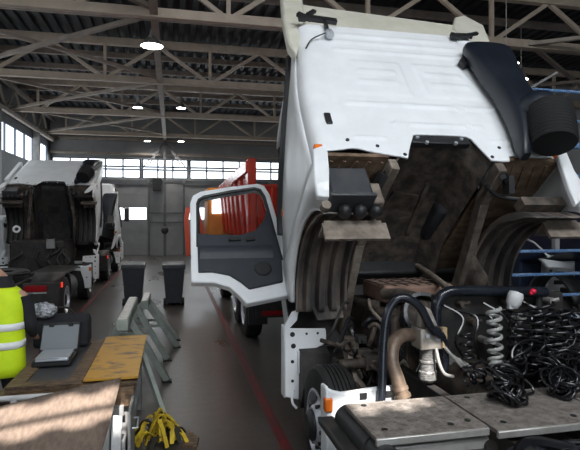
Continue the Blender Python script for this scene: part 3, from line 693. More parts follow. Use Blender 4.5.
        wp(MB().cyl((s * .85, -3.95, .62), (s * .85, -2.75, .62), .30, 24) if s > 0 else MB().box(-1.2, -.55, -3.9, -2.85, .38, .92), 'fuel_tank' if s > 0 else 'battery_box', M['chassis'], bevel=.03)
    wp(MB().lathe([(.12, 0), (.42, .01), (.45, .05), (.42, .09), (.12, .08)], (0, -4.6, 1.08), (0, -.05, 1), 28), 'fifth_wheel', M['chassis'])
    return T, C, W, cp, wp

# ------------------------------------------------------------------ main truck
TILT = math.radians(39)
T, C, Wm, cp, wp = truck(2.48, 5.75, TILT, 'large white tractor truck in the foreground with its cab tilted forward and engine bay bare', True)
X0 = 2.48
def part(mb, name, m, par=T, **k): return mb.build(name, m, par, **k)
# deck plates behind the cab
def plate(x0, x1, y0, y1):
    d = MB().box(x0, x1, y0, y1, 1.035, 1.06)
    nx, ny = int((x1 - x0) / .055), int((y1 - y0) / .055)
    for i in range(nx):
        for j in range(ny):
            cx, cy = x0 + .03 + i * .055, y0 + .03 + j * .055; a = PI / 4 if (i + j) % 2 else -PI / 4
            d.beam((cx - .016 * math.cos(a), cy - .016 * math.sin(a), 1.0605), (cx + .016 * math.cos(a), cy + .016 * math.sin(a), 1.0605), .008, .004)
    o = part(d, 'deck_plate', M['deck'], smooth=0)
    part(MB().box(x0, x1, y0 - .015, y0 + .012, 1.01, 1.056), 'plate_lip', M['alu'], o, bevel=.006)
    for u, v in ((.13, .12), (.72, .1), (.9, .15), (.16, .85)): part(MB().cyl((x0 + (x1 - x0) * u, y0 + (y1 - y0) * v + .03, 1.055), (x0 + (x1 - x0) * u, y0 + (y1 - y0) * v + .03, 1.064), .020, 10), 'plate_hole', M['black'], o)
plate(1.16, 1.90, 2.85, 3.41); plate(1.92, 2.78, 2.79, 3.41); plate(2.80, 3.6, 2.79, 3.41)
part(MB().box(1.25, 1.92, 2.87, 2.95, .90, .985), 'deck_beam', M['alu'], bevel=.01)
part(MB().cyl((1.92, 2.87, .93), (1.92, 2.84, .93), .04, 14), 'beam_bushing', M['chassis'])
part(MB().cyl((1.21, 2.1, .93), (1.21, 3.5, .93), .095, 20).cyl((1.21, 2.95, .93), (1.21, 2.98, .93), .105, 20), 'air_tank', M['black'])
part(MB().box(1.02, 1.14, 2.4, 3.6, .86, .92), 'side_step', M['chassis'], bevel=.02)
for k, (xa, ya, xb, yb) in enumerate([(1.95, 2.72, 3.4, 2.55), (2.05, 2.55, 3.4, 2.7), (2.0, 2.65, 3.5, 2.78), (1.6, 2.78, 2.6, 2.45), (2.3, 2.76, 3.1, 2.4), (1.5, 2.6, 2.4, 2.72)]):
    part(MB().tube(spline([(xa, ya, .90), ((xa * 2 + xb) / 3, ya + .05 * (-1) ** k, .95 - .015 * k), ((xa + 2 * xb) / 3, yb - .04 * (-1) ** k, .92 + .01 * k), (xb, yb, .92)], 8), .018 + .012 * (k % 3), 8), 'cable', M['hose'])
cover = []
for i in range(9):
    cover.append([(1.35 + .16 * j, 2.15 + .075 * i, .92 + .05 * math.sin(i * 1.3 + j * .8) + .03 * math.sin(j * 2.1 - i)) for j in range(10)])
part(MB().grid(cover), 'tarpaulin_cover', M['oily'], solid=.02)
# exhaust bend
part(MB().tube(spline([(1.75, 3.70, .80), (1.735, 3.71, .95), (1.70, 3.74, 1.10), (1.68, 3.80, 1.22), (1.73, 3.87, 1.34), (1.84, 3.93, 1.385), (1.98, 3.98, 1.37)], 8), .055, 18), 'exhaust_pipe', M['exhaust'])
part(MB().cyl((1.733, 3.71, .96), (1.727, 3.715, .985), .066, 18).cyl((1.722, 3.722, 1.01), (1.716, 3.73, 1.035), .063, 18), 'exhaust_clamp', M['exhaust'])
# filter assembly
fa = part(MB().lathe([(0, 0), (.05, .005), (.072, .03), (.072, .09), (.064, .10), (.064, .16), (.070, .165), (.070, .18), (.064, .185), (.064, .26), (.072, .28), (.072, .33), (.08, .36)], (2.04, 3.9, 1.0), n=24), 'filter_housing', M['filt'])
part(MB().box(1.94, 2.15, 3.82, 4.0, 1.28, 1.45).prism([(1.95, 1.45), (2.12, 1.45), (2.05, 1.60), (1.99, 1.63), (1.96, 1.58)], lambda a, b, d: (a, d, b), 3.86, 3.93), 'filter_head', M['sandalu'], fa, bevel=.012)
part(MB().box(2.12, 2.16, 3.8, 3.84, 1.30, 1.46), 'filter_plate', mat('sand_plate', (.42, .31, .17), None, rough=.6), fa)
fb = MB()
for x, z in ((1.99, 1.40), (2.08, 1.37), (2.02, 1.44), (2.10, 1.43), (2.02, 1.52)): fb.cyl((x, 3.80, z), (x, 3.84, z), .018, 8)
part(fb, 'filter_bolt', M['silver'], fa)
part(MB().tube(spline([(2.06, 3.80, 1.30), (2.08, 3.78, 1.18), (2.12, 3.77, 1.10), (2.20, 3.78, 1.07)], 6), .014, 8), 'filter_line', M['alu'], fa)
for k in range(3): part(MB().tube(spline([(2.14 + .02 * k, 3.80, 1.30 - .03 * k), (2.26 + .03 * k, 3.77, 1.16), (2.36 + .02 * k, 3.74, 1.05)], 6), .012, 8), 'brake_line', M['alu'])
# big arched hose, crossbar carrier
part(MB().tube(spline([(1.56, 3.72, .95), (1.585, 3.76, 1.12), (1.61, 3.8, 1.35), (1.65, 3.82, 1.58), (1.73, 3.82, 1.70), (1.83, 3.81, 1.70), (1.93, 3.8, 1.62), (2.02, 3.8, 1.46), (2.10, 3.8, 1.40)], 8), .034, 14), 'arched_air_pipe', M['bluehose'])
part(MB().tube(spline([(2.06, 3.8, 1.46), (2.14, 3.82, 1.36), (2.17, 3.84, 1.2), (2.17, 3.86, 1.08)], 6), .028, 12), 'air_pipe_branch', M['bluehose'])
part(MB().tube(spline([(2.19, 4.02, 1.15), (2.18, 4.02, 1.50), (2.20, 4.02, 1.64), (2.29, 4.02, 1.71), (2.45, 4.02, 1.715), (2.8, 4.02, 1.70), (3.25, 4.02, 1.68)], 8), .046, 14), 'hose_carrier_bar', M['bluehose'])
part(MB().cyl((3.2, 4.05, .9), (3.2, 4.05, 1.7), .03, 10), 'carrier_post', M['chassis'])
# dark backing of valves and brackets behind the coils
vb = part(MB().box(2.25, 3.5, 4.1, 4.25, .9, 1.66), 'valve_board', M['chassis'], bevel=.01)
for k in range(10):
    x = 2.32 + .11 * k; z = 1.12 + .16 * (k * 7 % 4)
    part(MB().cyl((x, 4.12, z), (x, 4.0, z), .03, 10).cyl((x, 4.02, z), (x + .05, 3.98, z + .02), .016, 8), 'air_valve', M['alu'] if k % 3 == 0 else M['engine'], vb)
for k in range(9):
    x = 2.26 + .13 * k
    part(MB().tube(spline([(x, 4.05, 1.6 - .05 * (k % 3)), (x + .12, 3.93, 1.5), (x + .02 + .05 * (k % 4), 3.88, 1.32), (x + .14, 3.94, 1.12), (x + .03, 3.9, 1.0)], 6), .011, 6), 'air_line', M['hose'], vb)
# coiled air hoses
def coil(path, R, turns, r, jit=0., m=None):
    return part(MB().tube(coil_pts(path, R, turns, 14, jit), r, 6), 'coiled_air_hose', m or M['hose'], smooth=60)
coil([(2.58, 3.80, 1.60), (2.575, 3.78, 1.4), (2.57, 3.76, 1.2), (2.55, 3.7, 1.1)], .052, 8, .016, 0, mat('grey_gloss_hose', (.34, .34, .33), None, rough=.2))
def tangle(cx, cy, cz, sx, sy, sz, loops, R, seed, r=.0105):
    q = random.Random(seed); pts = []; az, el = q.uniform(0, 6), .5
    c = Vector((cx, cy, cz))
    for k in range(loops):
        c2 = Vector((cx + q.uniform(-sx, sx), cy + q.uniform(-sy, sy), cz + q.uniform(-sz, sz))); az2, el2 = az + q.uniform(-1.2, 1.2), q.uniform(.25, 1.35); R2 = R * q.uniform(.7, 1.2)
        for i in range(12):
            t = i / 12; a = 2 * PI * t; e = el + (el2 - el) * t; z_ = az + (az2 - az) * t; cc = c.lerp(c2, t)
            u = Vector((math.cos(z_), math.sin(z_), 0)); v = Vector((-math.sin(z_) * math.cos(e), math.cos(z_) * math.cos(e), math.sin(e)))
            p = cc + (u * math.cos(a) + v * math.sin(a)) * R2; p.z = max(p.z, 1.075); pts.append(p)
        c, az, el = c2, az2, el2
    return part(MB().tube(spline(pts, 2), r, 6), 'coiled_air_hose', M['hose'], smooth=60)
tangle(2.27, 3.20, 1.13, .09, .08, .03, 13, .085, 1); tangle(2.38, 3.38, 1.15, .12, .09, .05, 12, .09, 2)
tangle(2.75, 3.22, 1.14, .07, .07, .03, 12, .085, 3); tangle(2.92, 3.45, 1.17, .12, .10, .06, 12, .10, 4)
tangle(2.72, 3.62, 1.22, .16, .08, .10, 14, .09, 5)
coil([(2.34, 3.82, 1.42), (2.335, 3.80, 1.25), (2.32, 3.76, 1.10)], .052, 5, .011)
coil([(2.42, 3.74, 1.15), (2.32, 3.62, 1.12), (2.22, 3.6, 1.11)], .05, 4, .011, .3)
for k, (x, zt, R) in enumerate(((3.02, 1.62, .10), (3.16, 1.58, .12), (2.90, 1.60, .09), (3.30, 1.5, .11), (3.08, 1.45, .14), (3.24, 1.62, .08))):
    coil([(x, 3.80 - .03 * k, zt), (x + .02, 3.76, 1.4), (x - .02, 3.68, 1.2), (x - .04, 3.56, 1.13)], R, 10 - k, .011, .38)
coil([(2.80, 3.80, 1.55), (2.76, 3.76, 1.35), (2.72, 3.68, 1.15)], .075, 7, .010, .3)
# reservoir with pale cap, red cap
part(MB().lathe([(0, 0), (.045, .0), (.062, .03), (.065, .09), (.055, .12), (0, .13)], (2.80, 3.86, 1.60), (.35, 0, 1), 20).box(2.76, 2.84, 3.84, 3.88, 1.58, 1.62), 'coolant_bottle', M['poly'])
part(MB().sphere((3.03, 3.9, 1.71), .028, .028, .024).cyl((3.0, 3.9, 1.69), (3.04, 3.9, 1.71), .018, 8), 'red_air_coupling', M['redcap'])
part(MB().prism([(3.35, 1.25), (3.5, 1.25), (3.52, 1.5), (3.46, 1.52)], lambda a, b, d: (a, d, b), 3.75, 3.8), 'grey_bracket', M['benchgrey'])
# engine block
eg = part(MB().box(2.02, 2.94, 4.55, 6.0, .65, 1.42), 'engine_block', M['engine'], bevel=.04)
rc = part(MB().box(2.12, 2.92, 4.98, 5.62, 1.46, 1.64), 'rocker_cover', M['enginered'], eg, bevel=.03)
gl = MB()
for k in range(7): gl.box(2.12 + .13 * k - .006, 2.12 + .13 * k + .006, 4.97, 5.63, 1.64, 1.648)
for k in range(3): gl.box(2.12, 2.92, 5.12 + .17 * k, 5.132 + .17 * k, 1.64, 1.648)
gl.build('cover_groove', M['engine'], rc)
part(MB().tube(spline([(2.12, 5.0, 1.56), (2.25, 4.78, 1.58), (2.40, 4.62, 1.52), (2.42, 4.5, 1.40)], 6), [.055] * 13 + [.075] * 6, 14), 'turbo_pipe', M['engine'], eg)
part(MB().lathe([(.19, -.05), (.225, -.05), (.225, .05), (.19, .05), (.19, -.05)], (2.30, 4.46, 1.42), (0, -.9, .45), 32), 'fan_ring', M['bluehose'], eg)
part(MB().lathe([(0, .04), (.06, .03), (.09, 0), (.14, -.02), (.19, -.04)], (2.30, 4.46, 1.42), (0, -.9, .45), 24), 'clutch_housing', M['engine'], eg)
part(MB().tube([(2.93, 5.9, 1.76), (2.86, 5.4, 1.70), (2.60, 4.55, 1.66), (2.42, 4.12, 1.60)], .034, 12), 'cab_tilt_cylinder', M['tan'])
part(MB().tube(spline([(2.24, 6.1, 1.5), (2.26, 6.1, 1.72), (2.34, 6.1, 1.76), (2.85, 6.1, 1.76), (2.95, 6.05, 1.72)], 5), .03, 10).box(2.2, 2.95, 6.12, 6.2, .9, 1.66), 'radiator_frame', M['darkgrime'])
for k in range(14):
    a = random.uniform(1.95, 2.7); b = random.uniform(4.5, 5.1); z = random.uniform(1.1, 1.5)
    part(MB().tube(spline([(a, b, z), (a + random.uniform(-.1, .15), b - .12, z - .12), (a + random.uniform(-.15, .2), b - .2, z - .28), (a + random.uniform(-.1, .1), b - .22, z - .45)], 5), random.choice((.012, .018, .026)), 8), 'engine_hose', M['engine'] if k % 2 else M['hose'], eg)
part(MB().tube(spline([(1.98, 5.05, 1.5), (1.95, 4.9, 1.42), (2.02, 4.75, 1.3), (1.96, 4.62, 1.2), (2.04, 4.5, 1.1)], 6), .016, 8), 'fuel_line', M['tan'], eg)
part(MB().beam((1.70, 5.0, 1.12), (1.72, 4.7, .75), .07, .10).beam((1.72, 4.72, .78), (1.8, 4.5, .62), .06, .08), 'steering_drop_arm', M['tan'])
part(MB().box(1.58, 1.80, 4.75, 5.05, .74, .94).cyl((1.55, 4.70, .95), (1.8, 4.70, .95), .05, 12), 'steering_gear', M['engine'], bevel=.02)
part(MB().tube(spline([(1.45, 5.0, 1.12), (1.6, 4.85, 1.08), (1.78, 4.8, .98), (1.9, 4.6, .9)], 6), .022, 8).tube(spline([(1.55, 4.95, .82), (1.56, 4.8, .95), (1.7, 4.72, .95), (1.76, 4.66, .82)], 6), .016, 8), 'steering_hose', M['engine'])
q = random.Random(21)
for k in range(26):
    x, y, z = q.uniform(1.62, 2.3), q.uniform(4.35, 5.2), q.uniform(.75, 1.5); dx, dz = q.uniform(-.25, .3), q.uniform(-.35, .1)
    part(MB().tube(spline([(x, y, z), (x + dx * .3, y - .05, z + dz * .2 + .06), (x + dx * .8, y - .12, z + dz * .7), (x + dx, y - .10, z + dz)], 5), q.choice((.010, .014, .02, .028)), 8), 'engine_hose', q.choice((M['engine'], M['hose'], M['chassis'], M['tan'])), eg)
for k in range(12):
    x, y, z = q.uniform(1.65, 2.25), q.uniform(4.5, 5.2), q.uniform(.8, 1.45); w = q.uniform(.04, .09)
    part(MB().box(x - w, x + w, y - .05, y + .05, z - w * .8, z + w * .8).cyl((x, y - .07, z), (x, y, z), w * .4, 10), 'engine_bracket', q.choice((M['engine'], M['chassis'], M['darkgrime'])), eg, bevel=.01)
gb = part(MB().lathe([(0, 0), (.20, .02), (.26, .12), (.24, .5), (.18, .9), (.16, 1.0), (0, 1.02)], (2.48, 4.5, .95), (0, -1, -.05), 20), 'gearbox', M['engine'])

# ------------------------------------------------------------------ second truck, at left, tilted further
L = truck(-3.52, 17.1, math.radians(64), 'white tractor truck at the left with its cab tipped far forward and dark chassis behind', False, False)
Tl = L[0]
MB().lathe([(.05, 0), (.10, .01), (.10, .05), (.05, .05), (.05, 0)], (-4.05, 15.2, 2.02), (0, -1, .2), 20).build('white_pulley', M['white'], Tl)
MB().box(-4.3, -2.9, 15.4, 17.0, .7, 1.7).build('engine_block', M['chassis'], Tl, bevel=.05)
q = random.Random(5)
for k in range(6):
    x = q.uniform(-4.3, -2.8); z = q.uniform(1.5, 1.95); MB().tube(spline([(x, 15.5, z), (x + q.uniform(-.2, .2), 15.3, z - .15), (x + q.uniform(-.2, .2), 15.2, z - .35), (x + q.uniform(-.2, .2), 15.1, z - .6)], 5), .03, 8).build('engine_hose', M['chassis'], Tl)
MB().box(-3.3, -3.1, 15.1, 15.2, 1.5, 1.75).build('grey_bracket', M['benchgrey'], Tl)
MB().box(-4.75, -4.0, 12.2, 14.9, 1.0, 1.03).build('deck_plate', M['chassis'], Tl)
MB().box(-3.2, -2.45, 12.9, 14.9, 1.0, 1.06).build('deck_plate', M['chassis'], Tl)

# ------------------------------------------------------------------ red tipper lorry beyond the open door
TX0, TX1, TY0, TY1 = 1.40, 3.85, 9.35, 15.0
R = thing('tipper_lorry', (2.6, 12.5, 0), 'tipper lorry with a ribbed red body and orange cab, seen through the open door window', 'lorry')
bd = MB()
bd.grid([[(TX0 + .12, TY0 + .1, 1.9), (TX0 + .12, TY1, 1.95)], [(TX0, TY0, 3.25), (TX0, TY1, 3.1)]])
bd.grid([[(TX1 - .12, TY0 + .1, 1.9), (TX1 - .12, TY1, 1.95)], [(TX1, TY0, 3.25), (TX1, TY1, 3.1)]])
bd.grid([[(TX0 + .12, TY0 + .1, 1.9), (TX1 - .12, TY0 + .1, 1.9)], [(TX0, TY0, 2.95), (TX1, TY0, 2.95)]])
bd.grid([[(TX0 + .12, TY1, 1.95), (TX1 - .12, TY1, 1.95)], [(TX0, TY1, 3.3), (TX1, TY1, 3.3)]])
bd.grid([[(TX0 + .12, TY0 + .1, 1.9), (TX1 - .12, TY0 + .1, 1.9)], [(TX0 + .12, TY1, 1.95), (TX1 - .12, TY1, 1.95)]])
body = bd.build('tipper_body', M['redpaint'], R, solid=.06, off=0)
for i in range(7):
    y = TY0 + .42 + i * .85; MB().prism([(y - .16, 1.9), (y + .16, 1.9), (y + .16, 3.08), (y - .16, 3.1)], lambda a, b, d: (TX0 + .12 - .12 * (b - 1.9) / 1.3 + d, a, b), -.09, .03).build('body_rib', M['redpaint'], body, bevel=.03)
MB().beam((TX0 - .03, TY0, 3.26), (TX0 - .03, TY1, 3.12), .14, .22).build('top_rail', M['redpaint'], body, bevel=.02)
for x in (TX0, TX1): MB().prism([(TY0 - .1, 2.0), (TY0 + .12, 2.0), (TY0 + .3, 3.38), (TY0 - .02, 3.42)], lambda a, b, d: (x + d, a, b), -.07, .09).build('corner_post', M['redpaint'], body, bevel=.02)
tg = MB().box(TX0 + .12, TX1 - .12, TY0 - .08, TY0 - .01, 2.0, 2.92).build('tailgate', M['redpaint'], body, bevel=.02)
for i in range(4): MB().box(TX0 + .35 + .55 * i, TX0 + .47 + .55 * i, TY0 - .14, TY0 - .08, 2.02, 2.9).build('tailgate_rib', M['redpaint'], tg, bevel=.02)
for x in (2.15, 3.05): MB().box(x - .05, x + .05, TY0 + .2, 16.6, .85, 1.15).build('frame_rail', M['chassis'], R)
MB().box(TX0 + .25, TX1 - .25, TY0 + .15, 14.8, 1.2, 1.88).build('subframe', M['chassis'], R)
for s, x in ((-1, TX0 + .16), (1, TX1 - .16)):
    for y in (10.25, 11.6): wheel(R, x + s * .02, y, .53, .32, s, False)
    wheel(R, x, 15.4, .52, .32, s, True)
    MB().box(x - .18, x + .18, 9.55, 9.6, .35, 1.6).build('mud_flap', M['black'], R)
bar = MB().box(TX0 + .1, TX1 - .1, TY0 + .05, TY0 + .13, .5, .80).build('underrun_bar', M['chassis'], R)
for x in (TX0 + .2, TX1 - .85): MB().box(x, x + .65, TY0 + .03, TY0 + .06, .54, .63).build('red_tail_light', M['redlens'], bar)
cb = MB().prism([(15.05, 1.2), (15.05, 3.1), (15.15, 3.2), (16.5, 3.2), (16.9, 2.2), (16.95, 1.0), (15.6, 1.0)], lambda a, b, d: (d, a, b), 1.0, 3.85).build('cab', M['orange'], R, bevel=.05)
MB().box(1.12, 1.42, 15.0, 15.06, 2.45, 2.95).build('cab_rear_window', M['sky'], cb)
od = MB(); oo = [(.42, 1.15), (.36, 2.3), (.42, 2.66), (.80, 2.62), (.96, 2.0), (.98, 1.15)]; ii = [(.56, 1.35), (.50, 2.28), (.54, 2.52), (.74, 2.5), (.84, 1.98), (.86, 1.35)]
for d in (16.2, 16.28): od.add([(a, d, b) for a, b in oo + ii], [(i, (i + 1) % 6, 6 + (i + 1) % 6, 6 + i) for i in range(6)])
for Lp in (oo, ii): od.add([(a, 16.2, b) for a, b in Lp] + [(a, 16.28, b) for a, b in Lp], [(i, (i + 1) % 6, 6 + (i + 1) % 6, 6 + i) for i in range(6)])
dd = od.build('open_cab_door', M['orangered'], R)
MB().box(.56, .86, 16.21, 16.27, 1.35, 1.95).build('door_lining', M['black'], dd)

# ------------------------------------------------------------------ dark lorry at the right edge
K = thing('dark_lorry', (7.7, 9.4, 0), 'dark blue lorry with white slotted step panel, partly hidden behind blue rails at right', 'lorry')
MB().prism([(7.0, 1.75), (7.0, 2.75), (8.6, 2.85), (9.0, 1.9), (9.05, 1.0), (8.8, .9), (8.75, 1.5), (7.6, 1.75)], lambda a, b, d: (d, a, b), 6.5, 8.9).build('cab', M['darkblue'], K, bevel=.05)
fd = []
for k in range(15):
    a = math.radians(165 - 140 * k / 14); fd.append([(x, 8.0 + .62 * math.cos(a), .75 + .62 * math.sin(a)) for x in (6.54, 6.65, 6.85)])
MB().grid(fd).build('front_fender', M['black'], K, solid=.05)
MB().grid([[(6.5, 8.6, 1.93), (6.62, 8.6, 1.93)], [(6.5, 8.35, 1.86), (6.62, 8.35, 1.9)], [(6.5, 8.15, 1.75), (6.62, 8.15, 1.8)], [(6.5, 7.98, 1.62), (6.62, 7.98, 1.66)]]).build('white_trim_strip', M['white'], K, solid=.04)
sp = MB().prism([(8.62, .45), (8.62, 1.45), (8.7, 1.6), (9.2, 1.6), (9.2, .45)], lambda a, b, d: (d, a, b), 6.98, 7.1).box(6.98, 7.6, 8.58, 8.64, .45, 1.5).build('step_panel', M['benchwhite'], K, bevel=.02)
for z in (1.06, .70): MB().box(7.12, 7.55, 8.565, 8.6, z, z + .08).build('step_slot', M['black'], sp)
for z in (1.22, 1.32): MB().cyl((7.05, 8.6, z), (7.05, 8.56, z), .025, 8).build('step_hole', M['black'], sp)
MB().prism([(6.30, 1.62), (7.0, 1.53), (6.95, 1.42), (6.45, 1.46)], lambda a, b, d: (a, d, b), 7.9, 8.0).build('wing_panel', M['white'], K, bevel=.02)
for s, x in ((-1, 6.68), (1, 8.72)):
    wheel(K, x, 8.0, .51, .32, s, True); wheel(K, x, 11.2, .51, .32, s, False)
for x in (7.3, 8.1): MB().box(x - .05, x + .05, 6.6, 12.5, .75, 1.0).build('frame_rail', M['chassis'], K)
MB().box(6.5, 8.9, 9.2, 13.0, 1.0, 2.6).build('load_body', M['darkblue'], K, bevel=.03)

# ------------------------------------------------------------------ blue scaffold tower
S = thing('scaffold_tower', (5.0, 7.0, 0), 'blue chipped-paint scaffold frame of horizontal rails at the right edge', 'scaffold')
for x in (4.15, 6.45): MB().cyl((x, 7.0, 0), (x, 7.0, 4.75), .03, 10).build('upright', M['blue'], S)
for z in (.78, 1.13, 1.46, 1.82, 2.2, 2.6, 3.0, 3.47, 3.86, 4.32): MB().cyl((4.15, 7.0, z), (6.45, 7.0, z), .026 if z != 3.47 else .05, 10).build('rail', M['blue'], S)
MB().cyl((4.9, 7.04, 4.05), (5.9, 7.04, 4.62), .022, 8).build('brace', M['benchgrey'], S)
for x in (4.15, 6.45): MB().box(x - .1, x + .1, 6.9, 7.1, 0, .015).build('base_plate', M['blue'], S)
MB().box(5.86, 5.94, 7.03, 7.11, 1.80, 2.12).build('post_clamp', M['benchgrey'], S)

# ------------------------------------------------------------------ wheelie bins
def bin_(x, y, label):
    b = thing('wheelie_bin', (x, y, 0), label, 'bin', 'dark wheelie bins in the aisle')
    bod = MB().grid([[(x + sx * .21, y + sy * .26, .08) for sx, sy in ((-1, -1), (1, -1), (1, 1), (-1, 1), (-1, -1))], [(x + sx * .28, y + sy * .34, 1.0) for sx, sy in ((-1, -1), (1, -1), (1, 1), (-1, 1), (-1, -1))]])
    bod.box(x - .21, x + .21, y - .26, y + .26, .07, .1)
    bod.build('body', M['bin'], b, bevel=.02)
    MB().box(x - .30, x + .30, y - .36, y + .36, .97, 1.03).build('rim', M['bin'], b, bevel=.015)
    MB().prism([(-.36, 1.03), (-.33, 1.09), (.2, 1.13), (.36, 1.09), (.36, 1.03)], lambda a, c, d: (x + d, y + a, c), -.30, .30).build('lid', M['bin'], b, bevel=.015)
    MB().cyl((x - .24, y + .40, 1.02), (x + .24, y + .40, 1.02), .018, 10).build('handle', M['bin'], b)
    for s in (-1, 1): MB().cyl((x + s * .19, y - .18, .1), (x + s * .27, y - .18, .1), .10, 20).build('wheel', M['rubber'], b)
    MB().box(x - .19, x + .19, y + .15, y + .24, 0, .08).build('foot', M['bin'], b)
bin_(-1.0, 14.55, 'dark grey wheelie bin on the left of the two, beside the left truck')
bin_(.05, 14.4, 'dark grey wheelie bin on the right of the two, nearer the tipper lorry')

# ------------------------------------------------------------------ trestles
def trestle(x, y0, y1, z, w, label, splay=.55, lead=.3):
    t = thing('steel_trestle', (x, (y0 + y1) / 2, 0), label, 'trestle', 'pale green steel trestles')
    MB().box(x - w / 2, x + w / 2, y0, y1, z - .14, z).build('beam', M['pale'], t, bevel=.012)
    MB().box(x - w / 2 + .02, x + w / 2 - .02, y0 + .02, y1 - .02, z, z + .012).build('steel_cap', M['alu'], t)
    for y in (y0 + lead, y1 - .15):
        for s in (-1, 1):
            l = MB().beam((x + s * .04, y, z - .12), (x + s * splay, y, .02), .07, .09).build('leg', M['pale'], t, bevel=.008)
            MB().box(x + s * splay - .07, x + s * splay + .07, y - .07, y + .07, 0, .02).build('foot_plate', M['chassis'], l)
        MB().beam((x - splay * .55, y, z * .45), (x + splay * .55, y, z * .45), .04, .05).build('cross_tie', M['pale'], t)
trestle(-.62, 6.95, 8.9, 1.03, .15, 'pale green steel trestle standing right behind the yellow plywood on the bench', .55, .68)
trestle(-.46, 9.3, 10.3, .90, .13, 'farther pale green steel trestle, lower, behind the one touching the bench')

# ------------------------------------------------------------------ workbench at lower left and what lies on it
B = thing('workbench', (-1.0, 4.9, 0), 'white steel workbench with a tube rail along its edge in the lower left corner', 'workbench')
MB().box(-1.5, -.34, 4.98, 6.7, .74, .79).build('top', M['oldwood'], B, bevel=.01)
MB().box(-1.5, -.34, 4.95, 4.99, .62, .78).build('front_apron', M['oldwood'], B, bevel=.01)
for x in (-1.45, -.40):
    for y in (5.05, 6.6): MB().box(x - .04, x + .04, y - .04, y + .04, 0, .74).build('leg', M['benchgrey'], B, bevel=.008)
MB().box(-.42, -.37, 5.05, 6.6, .25, .32).build('side_stretcher', M['benchgrey'], B)
rl = MB().tube([(-1.6, 4.86, .80), (-.50, 4.86, .80)], .024, 12).build('tube_rail', M['benchwhite'], B)
for x in (-1.32, -.93): MB().cyl((x, 4.86, .70), (x, 4.86, .815), .03, 12).box(x - .02, x + .02, 4.84, 4.88, .66, .76).build('rail_clamp', M['benchwhite'], rl)
MB().box(-1.6, -.42, 4.84, 4.9, .58, .66).build('rail_support', M['benchgrey'], B)
MB().box(-.36, -.335, 4.5, 5.0, .05, .72).build('side_plate', M['benchgrey'], B, bevel=.006)
MB().tube([(-.33, 4.62, .55), (-.29, 4.62, .55), (-.29, 4.78, .58), (-.33, 4.78, .58)], .008, 6).build('side_handle', M['silver'], B)
# front frame carrying the sunlit sheet
for x in (-.56, -1.57):
    MB().box(x - .03, x + .03, 3.95, 4.02, 0, .66).box(x - .03, x + .03, 4.70, 4.77, 0, .70).build('leg', M['benchwhite'], B, bevel=.006)
MB().box(-1.6, -.53, 3.95, 4.02, .60, .66).build('front_rail', M['benchwhite'], B)
MB().box(-.60, -.53, 3.95, 4.77, .60, .66).build('end_rail', M['benchwhite'], B)
MB().prism([(3.98, .10), (4.42, .10), (4.62, .66), (4.05, .66)], lambda a, b, d: (d, a, b), -.535, -.50).build('end_panel', M['benchwhite'], B, bevel=.006)
MB().prism([(-.50, .06), (-.43, .06), (-.395, .72), (-.475, .735)], lambda a, b, d: (a, d, b), 4.43, 4.46).build('corner_plate', M['benchwhite'], B, bevel=.006)
MB().box(-1.57, -.56, 3.98, 4.72, .18, .21).build('lower_shelf', M['benchgrey'], B)
MB().beam((-.36, 6.55, .72), (-.06, 6.05, .02), .05, .06).build('brace_leg', M['pale'], B)
# wooden panel with a raised rim on the bench
wpn = MB().box(-1.44, -.32, 5.02, 6.75, .79, .825)
o = thing('wooden_panel', (-.9, 5.9, .79), 'dark worn wooden door panel lying flat across the bench', 'panel')
wpn.build('board', M['oldwood'], o, bevel=.006)
MB().box(-1.44, -.80, 5.02, 5.16, .825, .845).build('rail', M['oldwood'], o, bevel=.006)
MB().box(-1.44, -.80, 6.62, 6.75, .825, .845).build('rail', M['oldwood'], o, bevel=.006)
MB().box(-1.44, -1.30, 5.16, 6.62, .825, .845).build('stile', M['oldwood'], o, bevel=.006)
MB().box(-.93, -.80, 5.16, 6.62, .825, .85).build('stile', M['oldwood'], o, bevel=.006)
MB().box(-1.30, -.93, 5.16, 6.62, .825, .832).build('inset_panel', mat('slate_inset', (.045, .05, .058), (.07, .06, .05), rough=.5, scale=5), o)
tag(MB().box(-.79, -.31, 5.04, 6.80, .845, .866).build('yellow_plywood', M['yelply'], None, bevel=.003), 'yellow stained plywood sheet on the right half of the bench top', 'plywood')
# large sunlit plywood sheet, sagging
sh = []
for i in range(17):
    t = i / 16; row = []
    for j in range(21):
        u = j / 20; x = -1.95 + 1.47 * u; y = 3.72 + 1.06 * t
        row.append((x + .03 * t * u, y + .42 * (x + .48) + .16 * u * t - .0, .715 + .09 * t + .09 * u * t * t + .02 * math.sin(u * PI)))
    sh.append(row)
tag(MB().grid(sh).build('plywood_sheet', M['ply'], None, solid=.012), 'sagging brown plywood sheet catching a streak of sunlight at the near end of the bench', 'plywood')
# instrument case with its silver unit
o = thing('instrument_case', (-1.18, 5.85, .85), 'open black case with a grey lid lying on the wooden panel', 'case')
MB().box(-1.37, -1.0, 5.62, 6.06, .846, .90).build('case_base', M['black'], o, bevel=.012)
ld = MB().prism([(6.07, .90), (6.12, .90), (6.30, 1.16), (6.25, 1.17)], lambda a, b, d: (d, a, b), -1.40, -1.0).build('case_lid', M['black'], o, bevel=.012)
MB().prism([(6.055, .915), (6.075, .91), (6.235, 1.14), (6.215, 1.145)], lambda a, b, d: (d, a, b), -1.385, -1.015).build('lid_lining', M['caselid'], ld)
for x in (-1.3, -1.1): MB().box(x - .025, x + .025, 6.2, 6.24, 1.13, 1.165).build('lid_catch', M['black'], ld)
o2 = thing('silver_laptop', (-1.16, 5.8, .90), 'closed silver laptop lying in the open black case', 'laptop')
MB().box(-1.33, -1.02, 5.60, 5.95, .902, .93).build('body', M['silver'], o2, bevel=.008)
MB().box(-1.33, -1.02, 5.60, 5.95, .932, .942).build('lid', M['silver'], o2, bevel=.004)
